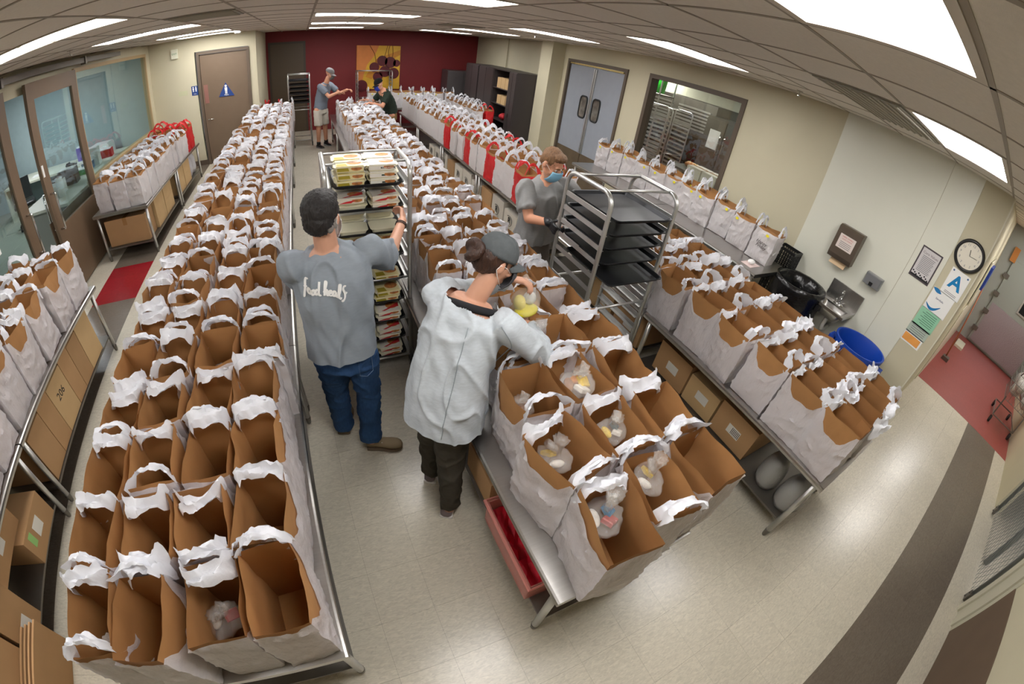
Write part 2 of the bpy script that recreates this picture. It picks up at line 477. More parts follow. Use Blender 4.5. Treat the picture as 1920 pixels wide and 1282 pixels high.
# corridor return wall and far doors
wall('wall_corridor', [((XR + TH, YC, 0), (11.6, YC + .15, ZT))])
wall('wall_end', [((11.5, -4.5, 0), (11.6, YC, ZT))], mat('corridor_grey_panel', (168, 172, 166), .4))
wp = mat('offwhite_board', (214, 210, 190), .5)
struct(bx('trim_4', (XR - .004, YC - .012, 0), (XR + .10, YC, CZ), wp))
struct(bx('trim_5', (7.0, YC - .01, .0), (11.5, YC, 1.25), wp))
# cooler door at corridor end
dr = struct(MB().box((11.42, -1.55, .05), (11.5, -.12, 2.1)).build('door_1', mat('cooler_door_grey', (160, 166, 160), .35, .2)))
bx('kick_plate', (11.405, -1.5, .08), (11.42, -.17, 1.05), mat('diamond_plate', (176, 168, 176), .3, .9, bump=.8, bscale=60), dr)
for z in (.3, .75, 1.2, 1.65): bx('hinge', (11.38, -.2, z), (11.42, -.06, z + .1), DSTEEL, dr)
fr = MB().box((11.39, -1.4, 1.2), (11.42, -.75, 1.24)).box((11.39, -1.4, 1.66), (11.42, -.75, 1.7)).box((11.39, -1.4, 1.24), (11.42, -1.36, 1.66)).box((11.39, -.79, 1.24), (11.42, -.75, 1.66)).build('window_frame', ALU, dr)
bx('pane', (11.4, -1.36, 1.24), (11.41, -.79, 1.66), mat('dark_glass', (30, 34, 36), .1), dr)
b = MB().box((11.3, -1.45, 2.0), (11.42, -1.3, 2.1)).cyl((11.33, -1.4, 2.05), (11.33, -.9, 2.2), .012, 8).build('closer', DSTEEL, dr)
bx('notice', (11.40, -.16, 2.02), (11.42, -.02, 2.35), mat('orange_board', (196, 128, 62), .7), dr)

# ---- window to the kitchen
FR = mat('window_frame_brown', (92, 80, 68), .45)
wn = MB()
fw = .07
for lo, hi in (((WY0, WZ0), (WY0 + fw, WZ1)), ((WY1 - fw, WZ0), (WY1, WZ1)), ((WY0 + fw, WZ1 - fw), (WY1 - fw, WZ1)), ((WY0 + fw, WZ0), (WY1 - fw, WZ0 + fw))):
    wn.box((XR - .02, lo[0], lo[1]), (XR + TH + .02, hi[0], hi[1]))
wn = struct(wn.build('window_1', FR))
bx('pane', (XR + .07, WY0 + fw, WZ0 + fw), (XR + .075, WY1 - fw, WZ1 - fw), GLASSK, wn)
# ---- double swing door
d2 = MB()
for lo, hi in (((DY0, 0), (DY0 + .06, DZ)), ((DY1 - .06, 0), (DY1, DZ)), ((DY0 + .06, DZ - .06), (DY1 - .06, DZ))):
    d2.box((XR - .0, lo[0], lo[1]), (XR + TH + .02, hi[0], hi[1]))
d2 = struct(d2.build('door_2', FR))
GD = mat('swing_door_grey', (150, 156, 166), .4, var=.03)
ym = (DY0 + DY1) / 2
for s, (a, b_) in enumerate(((DY0 + .07, ym - .012), (ym + .012, DY1 - .07))):
    lf = MB().box((XR + .05, a, .72), (XR + .085, b_, DZ - .1)).build('door_leaf', GD, d2)
    bx('kick_plate', (XR + .04, a, .03), (XR + .09, b_, .72), mat('kick_plate_bronze', (112, 98, 80), .4, .4, var=.1), lf)
    yc = b_ - .2 if s == 0 else a + .2
    oval = []
    for k in range(28):
        an = 2 * PI * k / 28; cx, sz = math.cos(an), math.sin(an)
        e = 2 / 5
        oval.append((abs(cx) ** e * math.copysign(.115, cx), abs(sz) ** e * math.copysign(.21, sz)))
    zc = 1.62
    rim = MB().tube([(XR + .045, yc + u, zc + v) for u, v in oval], .018, 6, closed=True).build('gasket', RUBBER, lf, True)
    MB().add([(XR + .043, yc + u * .96, zc + v * .96) for u, v in oval], [tuple(range(28))]).build('pane', mat('door_window', (120, 116, 108), .05, .3, var=.5, scale=9), lf)
    bx('edge_strip', (XR + .03, (b_ - .03) if s == 0 else a, .72), (XR + .05, b_ if s == 0 else a + .03, DZ - .12), ALU, lf)
bx('closer_bar', (XR + .0, DY0 + .1, DZ - .09), (XR + .05, DY1 - .1, DZ - .065), mat('brass_closer', (200, 180, 120), .3, .8), d2)

# ---- restroom door
d3 = MB()
rx0, rx1, ry = -2.2, -1.19, YR
for lo, hi in (((rx0 - .06, 0), (rx0, 2.46)), ((rx1, 0), (rx1 + .06, 2.46)), ((rx0, 2.40), (rx1, 2.46))):
    d3.box((lo[0], ry - .03, lo[1]), (hi[0], ry + .1, hi[1]))
d3 = struct(d3.build('door_3', mat('door_frame_taupe', (98, 84, 70), .5)))
dl = bx('door_leaf', (rx0 + .005, ry + .01, .01), (rx1 - .005, ry + .05, 2.395), TAUPE, d3)
b = MB().cyl((rx0 + .07, ry + .01, 1.0), (rx0 + .07, ry - .04, 1.0), .01, 8).cyl((rx0 + .07, ry - .04, 1.0), (rx0 + .19, ry - .04, 1.0), .009, 8).build('handle', CHROME, dl, True)
bx('push_plate', (rx0 + .04, ry + .004, 1.35), (rx0 + .13, ry + .01, 1.75), mat('push_plate', (176, 130, 120), .3, .6), dl)
def polyprism(pts, y0, y1, name, m, parent=None):
    n = len(pts); b = MB(); b.add([(x, y0, z) for x, z in pts] + [(x, y1, z) for x, z in pts], [tuple(range(n)), tuple(reversed(range(n, 2 * n)))] + [(i, i + n, (i + 1) % n + n, (i + 1) % n) for i in range(n)])
    return b.build(name, m, parent)
tr = thing('restroom_sign', 'blue triangular restroom sign on the taupe door', 'sign', (-1.68, ry - .001, 1.58))
polyprism([(-.17, -.13), (.17, -.13), (0, .17)], -.002, .008, 'plate', BLUE, tr)
def figure(parent, x, z, s, y=-.004):
    b = MB().cyl((x, y, z + .075 * s), (x, y - .002, z + .075 * s), .02 * s, 12)
    b.box((x - .022 * s, y - .002, z), (x + .022 * s, y, z + .05 * s)).box((x - .018 * s, y - .002, z - .06 * s), (x - .003 * s, y, z)).box((x + .003 * s, y - .002, z - .06 * s), (x + .018 * s, y, z))
    b.build('figure', WHITE, parent)
figure(tr, 0, 0.0, 1.25)
text('lettering', 'MEN', .045, frameM((0, -.004, -.1), (1, 0, 0), (0, 0, 1)), WHITE, tr)
t = thing('restroom_plaque', 'small blue restroom plaque with white figures beside the taupe door', 'sign', (-2.36, ry - .001, 1.66))
bx('plate', (-.07, -.004, -.1), (.07, .0, .1), BLUE, t)
figure(t, -.03, .02, .7, -.005); figure(t, .03, .02, .7, -.005)
text('lettering', 'MEN', .03, frameM((0, -.006, -.07), (1, 0, 0), (0, 0, 1)), WHITE, t)
t = thing('wall_plaque', 'pale narrow plaque beside the blue restroom plaque', 'sign', (-2.62, ry - .001, 1.64))
bx('plate', (-.1, -.006, -.05), (.1, 0, .05), mat('pale_plaque', (196, 196, 160), .5), t)
t = thing('exit_sign', 'small white exit sign high on the cream wall', 'sign', (-2.72, ry - .001, 2.5))
bx('plate', (-.07, -.05, -.1), (.07, 0, .1), mat('exit_white', (226, 226, 206), .5), t)
text('lettering', 'EXIT', .055, frameM((0, -.052, 0), (1, 0, 0), (0, 0, 1)), mat('exit_green', (60, 130, 60), .5), t)
# red wall door
d4 = struct(bx('door_4', (-.92, YB - .02, 0), (.08, YB - .001, 2.5), mat('door_frame_olive', (70, 58, 48), .5)))
bx('door_leaf', (-.86, YB - .03, .01), (.02, YB - .02, 2.44), mat('door_olive', (84, 70, 54), .5), d4)
# painting
t = thing('painting', 'square yellow and orange canvas of dark red cherries on red wall', 'painting', (1.47, YB - .04, 1.12))
bx('canvas', (0, 0, 0), (1.23, .038, 1.23), mat('painting_yellow', (226, 176, 48), .5, var=.12, scale=4), t)
polyprism([(0, 0), (0, 1.23), (.62, 1.23), (.5, .95), (.3, .7), (.2, .4), (.12, .0)], -.003, 0, 'orange_field', mat('painting_orange', (222, 136, 66), .5, var=.06), t)
polyprism([(.25, .35), (.55, .85), (1.23, 1.12), (1.23, .98), (.75, .72), (.42, .28)], -.004, -.001, 'orange_band', mat('painting_gold', (206, 136, 34), .5, var=.08), t)
CH = mat('painting_cherry', (92, 14, 26), .4, var=.3, scale=5); ST = mat('painting_stem', (72, 34, 20), .5)
for (cx, cz, r) in ((.5, .62, .14), (.72, .8, .15), (.95, .76, .16), (1.13, .74, .1), (.15, .1, .16), (.8, .5, .16), (1.05, .45, .16), (.6, .35, .14)):
    MB().cyl((cx, -.004, cz), (cx, -.008, cz), r, 24).build('cherry', CH, t)
for pts in (((.36, 1.23), (.5, 1.0), (.55, .75)), ((.86, 1.23), (.82, 1.05), (.78, .92)), ((.92, 1.23), (.88, 1.05), (.92, .9)), ((1.0, 1.23), (1.02, 1.0), (1.0, .9))):
    MB().tube([(x, -.008, z) for x, z in pts], .006, 4).build('stem', ST, t)

# ---- office glass wall (x = XL): door leaves, glass, rail
BR = mat('sliding_door_taupe', (112, 92, 72), .45, var=.04)
TAN = mat('frame_tan', (176, 150, 110), .5)
gy0, gy1 = 6.62, 10.02
gwall = wall('wall_left', [((XL - .1, gy0 - .02, 0), (XL, YR, .98)), ((XL - .1, gy0 - .02, 2.62), (XL, YR, ZT)), ((XL - .1, gy1, .98), (XL, YR, 2.62)),
    ((XL - .1, YN, 2.5), (XL, gy0 - .02, ZT)), ((XL - .1, YN, 0), (XL, 2.6, 2.5))])
gwall.data.materials[0] = CREAM
struct(bx('trim_6', (XL, 5.1, 0), (XL + .012, YR, .95), BR))
wn2 = MB()
for lo, hi in (((gy0, .98), (gy0 + .06, 2.62)), ((gy1 - .06, .98), (gy1, 2.62)), ((gy0 + .06, 2.56), (gy1 - .06, 2.62)), ((gy0 + .06, .98), (gy1 - .06, 1.02))):
    wn2.box((XL - .08, lo[0], lo[1]), (XL + .025, hi[0], hi[1]))
wn2 = struct(wn2.build('window_2', TAN))
yseam = 8.15
for a, b_ in ((gy0 + .06, yseam - .004), (yseam + .004, gy1 - .06)):
    bx('pane', (XL - .02, a, 1.02), (XL - .014, b_, 2.56), GLASS, wn2)
def leaf(name, a, b_, zlow, x):
    d = MB(); st = .17
    z1 = 2.6
    d.box((x, a, .02), (x + .045, a + st, z1)).box((x, b_ - st, .02), (x + .045, b_, z1)).box((x, a + st, z1 - .2), (x + .045, b_ - st, z1)).box((x, a + st, .02), (x + .045, b_ - st, zlow))
    d = struct(d.build(name, BR))
    bx('pane', (x + .018, a + st, zlow), (x + .026, b_ - st, z1 - .2), GLASS, d)
    return d
D5 = leaf('door_5', 5.1, 6.5, .85, XL + .06)
D6 = leaf('door_6', 3.1, 4.62, .2, XL + .06)
def pull(par, y, x0, dx):
    MB().tube([(x0, y, 1.28), (x0 + dx, y, 1.28), (x0 + dx, y, 1.27), (x0 + dx, y, .84), (x0 + dx, y, .83), (x0, y, .83)], .014, 8).build('handle', CHROME, par, True)
pull(D5, 5.17, XL + .105, .07); pull(D5, 5.17, XL + .06, -.07); pull(D6, 4.54, XL + .105, .07)
bx('lock', (XL + .105, 5.12, 1.5), (XL + .112, 5.16, 1.64), WHITE, D5)
rail = thing('door_rail', 'grey steel sliding door rail above the office glass', 'rail', (XL + .1, 2.4, 2.7))
MB().box((-.03, 0, -.035), (.03, 5.9, .035)).build('track', mat('rail_grey', (110, 104, 98), .4, .4), rail)
for yy in (2.0, 2.15, 4.4): bx('hanger', (-.04, yy, -.06), (.045, yy + .05, .05), DSTEEL, rail)
t = thing('paper_notice', 'white printed notice taped on the left sliding glass door', 'notice', (XL + .11, 3.62, 1.18))
bx('sheet', (0, 0, 0), (.004, .26, .36), WHITE, t)
for k in range(8): bx('text_line', (.004, .04, .05 + k * .035), (.0048, .2 - (k % 3) * .02, .06 + k * .035), mat('grey_print', (120, 120, 124), .6), t)

# ================================================================ WORK TABLES
def worktable(label, x0, x1, y0, y1, z, group, shelf=.2, legs=((0, 0), (0, 1), (1, 0), (1, 1))):
    t = thing('work_table', label, 'table', ((x0 + x1) / 2, y0, 0), 0, group)
    hx = (x1 - x0) / 2; L = y1 - y0
    b = MB()
    # rounded rolled edges along both long sides
    prof = [(-hx + .012, -.045), (-hx + .003, -.035), (-hx, -.018), (-hx + .004, -.004), (-hx + .014, 0), (hx - .014, 0), (hx - .004, -.004), (hx, -.018), (hx - .003, -.035), (hx - .012, -.045)]
    b.loft([[(x, yy, z + zz) for x, zz in prof] for yy in (.001, L - .001)])
    b.build('top', STEEL, t, False)
    if shelf: bx('undershelf', (-hx + .05, .05, shelf - .012), (hx - .05, L - .05, shelf + .006), DSTEEL, t)
    for sx, sy in legs:
        X = -hx + .05 if sx == 0 else hx - .05; Y = .06 if sy == 0 else L - .06
        lg = MB().cyl((X, Y, .07), (X, Y, z - .04), .0205, 14).build('leg', ALU, t, True)
        MB().tube([(X, Y, .0), (X, Y, .012), (X, Y, .06), (X, Y, .075)], [.012, .017, .022, .022], 12).build('foot', DSTEEL, lg, True)
    return t
ZM = .70
ys = [.38, 2.27, 4.1, 5.93, 7.76, 9.2, 10.9]
for i in range(6):
    worktable('stainless steel table along left side of the aisle, %s from the camera' % ordn(i + 1), -1.16, -.24, ys[i] + .002, ys[i + 1] - .002, ZM, 'left aisle tables')
ys = [.28, 2.11, 3.94, 5.77, 7.6, 9.43, 11.2]
for i in range(6):
    worktable('stainless steel table of the middle row, %s from the camera' % ordn(i + 1), .595, 1.38, ys[i] + .002, ys[i + 1] - .002, ZM, 'middle row tables')
worktable('stainless steel table of bags nearest the sink and bins', 2.40, 3.32, .03, 1.93, ZM, 'sink side tables')
worktable('stainless steel table behind the empty tray rack', 2.40, 3.32, 1.935, 3.84, ZM, 'sink side tables')
ys = [3.85, 5.7, 7.55, 9.4, 11.3]
for i in range(4):
    worktable('stainless steel table under red and white bags, %s past the man in mask' % ordn(i + 1), 2.36, 3.16, ys[i] + .002, ys[i + 1] - .002, ZM, 'tables of red and white bags')
worktable('narrow stainless steel table against the cream wall below the kitchen window', 3.97, 4.72, 1.96, 3.78, .9, 'wall tables', .25)
worktable('narrow stainless steel table against the wall beside the double door', 3.97, 4.72, 3.79, 5.6, .9, 'wall tables', .25)
worktable('steel table of bags in front of the charcoal cabinets', 3.45, 4.1, 8.85, 11.2, .72, 'cabinet side tables')
worktable('steel table of tall bags along the red wall', 1.6, 4.1, 11.75, 12.4, .72, 'cabinet side tables')
worktable('stainless steel table of bags at the left frame edge', -3.0, -2.16, 1.86, 3.7, ZM, 'glass wall tables', .18)
worktable('stainless steel table continuing out at lower left corner with cartons below', -3.0, -2.16, -.1, 1.85, ZM, 'glass wall tables', .18)
worktable('stainless steel table by the office glass door, nearer one', -3.03, -2.2, 5.74, 7.5, ZM, 'glass wall tables', .18)
worktable('stainless steel table by the office glass, nearer the restroom door', -3.03, -2.2, 7.51, 9.35, ZM, 'glass wall tables', .18)

# ================================================================ GROCERY BAGS
BL, BW, BH = .146, .086, .42      # half length, half width, height
SUB = 5
def controls(rnd):
    """creased outline of one bag at its mouth: (x, y) factors and rim height offsets"""
    g = [rnd.uniform(-.05, .06) for _ in range(2)]; bl = [rnd.uniform(-.06, .13) for _ in range(4)]
    c = [(-1, -1), (-.36, -1 - bl[0]), (.36, -1 - bl[1]), (1, -1), (1 + g[0], rnd.uniform(-.2, .2)), (1, 1), (.36, 1 + bl[2]), (-.36, 1 + bl[3]), (-1, 1), (-1 - g[1], rnd.uniform(-.2, .2))]
    c = [(x + rnd.uniform(-.03, .03), y * (1 + rnd.uniform(-.08, .06))) for x, y in c]
    z = [rnd.uniform(-.014, .008) for _ in c]
    return c, z
BASEC = [(-1, -1), (-.36, -1), (.36, -1), (1, -1), (1, 0), (1, 1), (.36, 1), (-.36, 1), (-1, 1), (-1, 0)]
def ring_at(f, ctl, zz, kink, seed):
    """one closed ring of the bag at relative height f"""
    out = []; m = len(ctl); g = f ** 1.3
    P = []
    for i in range(m):
        bx_, by_ = BASEC[i]; cx, cy = ctl[i]; k = kink[i] * math.exp(-((f - .62) / .16) ** 2)
        P.append(((bx_ + (cx - bx_) * g + .0) * BL, (by_ + (cy - by_) * g + k) * BW, BH * f + zz[i] * f ** 5))
    for i in range(m):
        a = P[i]; b_ = P[(i + 1) % m]
        for q in range(SUB):
            t = q / SUB; p = Vector(a).lerp(Vector(b_), t)
            nv = noise.noise_vector(Vector((p.x * 14 + seed * 3, p.y * 14, p.z * 11)))
            p += Vector((nv.x, nv.y, 0)) * .0055 * min(1, f * 2)
            out.append(p)
    return out
def paper_mesh(seed):
    rnd = random.Random(seed * 13 + 5); ctl, zz = controls(rnd); kink = [rnd.uniform(-.10, .10) for _ in ctl]
    lv = 9; b = MB(); rings = [ring_at(j / lv, ctl, zz, kink, seed) for j in range(lv + 1)]
    b.loft(rings, cap=False); n = len(rings[0]); b.f.append(tuple(reversed(range(n)))); b.mi.append(0)
    me = b.mesh('paper_bag', PAPER, True)
    me.set_sharp_from_angle(angle=math.radians(16))
    return me, (ctl, zz, kink)
def film_mesh(seed, par, m, up):
    ctl, zz, kink = par; rnd = random.Random(seed + 50); b = MB()
    dip = rnd.uniform(.62, .84) if not up else .92
    off = Vector((seed * 2.3, 4.4, seed)); lv = 20; out = []; n = len(ctl) * SUB
    tops = []
    base = ring_at(1, ctl, zz, kink, seed)
    for k in range(n):
        p = base[k]; e = min(1, max(0, (abs(p.x) / BL - .35) / .55))
        tops.append(dip + (.96 - dip) * e ** 1.5 + .035 * noise.noise(Vector((p.x * 9, p.y * 9, seed + 9))))
    for j in range(lv + 1):
        f = j / lv; ring = []
        lo = [None] * n
        for k in range(n):
            ff = f * tops[k]; r = ring_at(ff, ctl, zz, kink, seed)[k] if j in (0, lv) or True else None
            d = Vector((r.x / BL, r.y / BW * .8, 0)); d = d.normalized() if d.length else Vector((1, 0, 0))
            w1 = noise.noise(Vector((r.x * 9 + r.z * 7, r.y * 9 - r.z * 5, r.z * 6)) + off); w1 = max(0, 1 - abs(w1) * 7)
            w2 = noise.noise(Vector((r.x * 13 - r.z * 11, r.y * 13 + r.z * 9, r.z * 11 + 5)) + off); w2 = max(0, 1 - abs(w2) * 6)
            w3 = noise.noise(Vector((r.x * 30, r.y * 30, r.z * 22)) + off)
            puff = .004 * math.sin(PI * min(1, f * 1.05)) + .006 * max(0, noise.noise(Vector((r.x * 5, r.y * 5, r.z * 4)) + off))
            p = r + d * (.0035 + puff + .0085 * w1 + .006 * w2 + .002 * w3)
            if f == 0: p.z = .0015
            ring.append(p)
        out.append(ring)
    b.loft(out, cap=False)
    me = b.mesh('plastic_bag', m, True); me.set_sharp_from_angle(angle=math.radians(30))
    return me
def handle_mesh(seed, m, up):
    """crumpled loop handle over the +x end of a bag"""
    rnd = random.Random(seed * 7 + 3); ns, nc = 18, 7; b = MB(); rows = []
    lift = rnd.uniform(.015, .075) if not up else rnd.uniform(.07, .12)
    lean = rnd.uniform(-.10, .06) if not up else rnd.uniform(-.06, -.01)
    wid = rnd.uniform(.055, .10) if not up else rnd.uniform(.045, .065)
    sag = rnd.uniform(-.02, .02); off = Vector((seed * 5.1, seed, 2))
    for i in range(ns + 1):
        s = i / ns; a = PI * s
        hgt = math.sin(a) ** (.6 if not up else .8)
        yc = -math.cos(a) * BW * (1.02 - (.25 * hgt if not up else .45 * hgt)); xc = BL + .004 + lean * hgt + rnd.uniform(-.004, .004)
        zc = BH * (.93 + .07 * min(1, hgt * 1.4)) + lift * hgt
        wv = wid * (1 - .35 * hgt) + (.03 if s < .12 or s > .88 else 0)
        # the ribbon turns from standing against the bag to lying flat at its top
        ang = (.95 if not up else .5) * hgt + .15
        d = Vector((-math.cos(1.45 - ang) if lean < 0 else math.cos(1.3 - ang), sag * 6, -math.sin(1.3 - ang * .7)))
        row = []
        for c in range(nc):
            u = c / (nc - 1) - .5
            p = Vector((xc, yc, zc)) + d * (-(u) * wv)
            q = noise.noise_vector(Vector((s * 5, u * 3.2, seed * 1.3)) + off)
            p += q * .014 + noise.noise_vector(Vector((s * 12, u * 8, seed * 1.3)) + off) * .004 + Vector((0, 0, .012 * math.sin(u * 9 + s * 7 + seed)))
            row.append(p)
        rows.append(row)
    b.loft(rows, cap=False, closed=False)
    me = b.mesh('handle', m, True); me.set_sharp_from_angle(angle=math.radians(50)); return me
NV = 12
PM = [paper_mesh(i) for i in range(NV)]
FM = [film_mesh(i, PM[i][1], FILM, False) for i in range(NV)]
FU = [film_mesh(i, PM[i][1], FILMU, True) for i in range(NV)]
FR_ = [film_mesh(i, PM[i][1], REDFILM, True) for i in range(NV)]
HM = [handle_mesh(i, HANDLE, False) for i in range(14)]
HU = [handle_mesh(i + 20, HANDLE, True) for i in range(8)]
HR = [handle_mesh(i + 30, REDFILM, True) for i in range(6)]
STK = MB().tube([(0, 0, 0), (0, -.0012, 0)], [.022, .022], 16).mesh('sticker', YELLOW)
rb = random.Random(11)
def child(name, me, parent, loc=(0, 0, 0), rz=0, sc=(1, 1, 1)):
    o = bpy.data.objects.new(name, me); link(o, parent); o.location = loc; o.rotation_euler = (0, 0, rz); o.scale = sc
    return o
def grocery_bag(x, y, z, rz, label, group, kind='low', jit=.012, scale=(1, 1, 1), sticker=False, nh=2):
    i = rb.randrange(NV)
    t = thing('grocery_bag', label, 'bag', (x + rb.uniform(-jit, jit), y + rb.uniform(-jit, jit), z + .001), rz + rb.uniform(-.1, .1) + (PI if rb.random() < .5 else 0), group)
    sc = tuple(s * rb.uniform(.97, 1.03) for s in scale); t.scale = sc
    t.rotation_euler[0] = rb.uniform(-.03, .03); t.rotation_euler[1] = rb.uniform(-.02, .02)
    child('paper_bag', PM[i][0], t)
    film = (FM if kind == 'low' else FR_ if kind == 'red' else FU)[i]
    child('plastic_bag', film, t)
    hs = HM if kind == 'low' else HR if kind == 'red' else HU
    for k in range(nh):
        if kind == 'low' and rb.random() < .2: continue
        child('handle', rb.choice(hs), t, (0, 0, 0), PI * k, (rb.uniform(.95, 1.02), rb.choice((1, -1)), rb.uniform(.97, 1.03)))
    if sticker:
        for sy in (1, -1): child('sticker', STK, t, (rb.uniform(-.1, .1), -(BW + .028) * sy if sy > 0 else BW + .028, BH * .85), 0 if sy > 0 else PI, (1, 1, .8))
    return t
used_group = {}
def grid_rows(xs, rows, z, rz, fmt, group, kind='low', far=12, jit=.012, scale=(1, 1, 1), farlabel=None, skip=(), pos=None, sticker=False):
    for r, y in enumerate(rows):
        for c, x in enumerate(xs):
            if (r, c) in skip: continue
            lab = fmt % (ordn(r + 1), pos[c] if pos else ordn(c + 1)) if r < far else farlabel
            grp = group if r < far else group + ', far half'
            grocery_bag(x, y, z, rz, lab, grp, kind, jit, scale, sticker)

# left long row: bag length runs away from the camera
rowsL = [.545, .86, 1.17, 1.49, 1.81, 2.115, 2.44, 2.75, 3.06] + [3.37 + .315 * k for k in range(25)]
pos4 = ['beside the aisle', 'second from the aisle', 'third from the aisle', 'farthest from the aisle']
grid_rows([-.375, -.595, -.825, -1.05], rowsL[:32], ZM, PI / 2, 'paper lined white bag on left long table, %s row, %s',
          'paper lined bags on the left long table', far=40, farlabel='white bag lined with brown paper at the far end of the left long table',
          scale=(.96, 1.07, 1.03), pos=pos4)
# two slumping bags at the open left end
# middle row, near part: three big bags across, then four
pos3 = ['nearest the aisle', 'in the centre', 'nearest the sink side']
front = [(.815, .395, 1.4), (1.07, .44, 1.5), (1.38, .45, 1.5), (.80, .74, 1.75), (1.09, .78, 1.5), (1.38, .78, 1.5), (.83, 1.10, 1.5), (1.09, 1.11, 1.6), (1.38, 1.10, 1.5), (1.15, 1.43, 1.5), (1.39, 1.42, 1.5), (.90, 1.44, 1.55), (1.08, 1.74, 1.5), (1.38, 1.75, 1.5)]
nm = ['at the front corner by the aisle', 'front centre', 'front corner toward the sink', 'second row beside the aisle', 'second row centre', 'second row sink side', 'third row by the woman elbow', 'third row centre', 'third row sink side',
      'fourth row centre', 'fourth row sink side', 'fourth row under the woman hands', 'fifth row centre', 'fifth row sink side']
nearbags = []
for (x, y, a), l in zip(front, nm):
    nearbags.append(grocery_bag(x, y, ZM, a if a > 1 else a, 'open paper lined bag on middle table, ' + l, 'open bags on the middle table front', 'low', 0, (1.02, 1.28, 1.02)))
rowsM = [2.03, 2.34, 2.62, 2.92, 3.23, 3.52, 3.8, 4.1] + [4.41 + .31 * k for k in range(21)]
grid_rows([.80, .99, 1.19, 1.39], rowsM[:27], ZM, PI / 2, 'paper lined bag on middle table past woman, %s row, %s',
          'paper lined bags on the middle table', far=40, farlabel='white bag lined with brown paper crowded on the far half of the middle table', scale=(.96, .97, 1.03), pos=['aisle side', 'second across', 'third across', 'sink wall side'], skip=((0, 0),))
# sink side table
rowsR = [.22, .51, .83, 1.16, 1.46, 1.81, 2.13, 2.45]
grid_rows([2.54, 2.765, 2.99, 3.21], rowsR, ZM, PI / 2, 'tall paper lined bag on sink side table, %s row, %s', 'bags on the sink side table', scale=(.97, 1.10, 1.0), pos=['nearest the aisle', 'second across', 'third across', 'nearest the bins'])
# wall table, stickered bags with upright handles
yb = [2.24, 2.57, 2.90, 3.2, 3.5, 3.8, 4.1, 4.42, 4.75, 5.05, 5.38]
for k, y in enumerate(yb):
    t = grocery_bag(4.44 + .02 * (k % 3), y, .9, PI / 2, 'white bag with yellow sticker on the wall table, %s from the black crate' % ordn(k + 1), 'stickered bags on the wall table', 'up', .01, (.95, 1.05, .92), True)
    t.rotation_euler[2] = PI / 2 + .05
    if k == 0: bag0 = t
for k, y in enumerate((3.3, 3.62, 3.95, 4.3, 4.9, 5.25)):
    grocery_bag(4.63, y, .9, PI / 2, 'white upright bag against the wall under the kitchen window, %s of the back line' % ordn(k + 1), 'back line on the wall table', 'up', .01, (.95, .8, .95), True)
# tables of red and white bags beyond the masked man
rr = [4.32, 4.62, 4.93, 5.24, 5.55, 5.86, 6.18, 6.5, 6.85, 7.2, 7.55, 7.9, 8.25, 8.6, 8.95, 9.3, 9.65, 10.0, 10.35, 10.7]
reds = {(0, 0), (3, 0), (6, 0), (9, 0), (1, 2), (5, 2)}
for r, y in enumerate(rr):
    for c, x in enumerate((2.47, 2.74, 2.99)):
        if (r, c) in ((2, 2),): continue
        red = (r, c) in reds
        lab = '%s bag with upright handles beyond the masked man, %s row, %s' % ('red' if red else 'white', ordn(r + 1), ('aisle side', 'middle', 'cabinet side')[c]) 
        grocery_bag(x, y, ZM, PI / 2, lab, 'upright bags on the tables beyond the masked man', 'red' if red else 'up', .012, (1.0, 1.12, 1.0))
# by the cabinets and the red wall
for k in range(7):
    grocery_bag(3.62, 9.05 + .3 * k, .72, PI / 2, 'white upright bag in front of the charcoal cabinets, %s in the line' % ordn(k + 1), 'bags in front of the cabinets', 'up', .01, (1, 1, 1))
for k in range(5):
    grocery_bag(3.88, 9.05 + .42 * k, .72, PI / 2, 'bag behind the line in front of the cabinets, %s one' % ordn(k + 1), 'bags in front of the cabinets', 'red' if k == 0 else 'up', .01, (1, 1, 1))
for k in range(8):
    grocery_bag(1.8 + .3 * k, 12.0, .72, 0, 'tall white bag with yellow sticker below the red wall, %s from the painting' % ordn(k + 1), 'bags along the red wall', 'up', .01, (.9, 1.1, 1.05), True)
for k in range(3): grocery_bag(.85 + .32 * k, 10.1 + .0 * k, ZM, 0, 'upright bag being packed between the two far people, %s from the man in shorts' % ordn(k + 1), 'bags being packed at the far end', 'up', .01, (1, 1.1, 1.02))
for k in range(3): grocery_bag(-1.0 + .3 * k, 10.62, ZM, 0, '%s bag ending the left long table by the far rack, %s across' % ('red' if k < 2 else 'white', ordn(k + 1)), 'bags ending the left long table', 'red' if k < 2 else 'up', .01, (1, 1.1, 1.0))
# glass wall tables
grid_rows([-2.32, -2.56, -2.79], [3.46, 3.13, 2.79, 2.46, 2.12, 1.79, 1.46, 1.13], ZM, PI / 2, 'paper lined bag on left edge table, %s row from far end, %s', 'bags on the table at the left edge', scale=(1.0, 1.2, 1.05), pos=['front', 'middle', 'by the glass'])
for r, y in enumerate([5.95, 6.27, 6.6, 6.93, 7.26, 7.6, 7.93, 8.26, 8.6, 8.95]):
    for c, x in enumerate((-2.33, -2.57, -2.81)):
        red = r >= 8
        grocery_bag(x, y, ZM, PI / 2 if r else PI / 2, '%s bag on table along the office glass, %s row, %s' % ('red' if red else 'white', ordn(r + 1), ('floor side', 'middle', 'glass side')[c]), 'bags along the office glass', 'red' if red else ('low' if c else 'up'), .01, (1, 1.15, .95 if not red else 1.05))
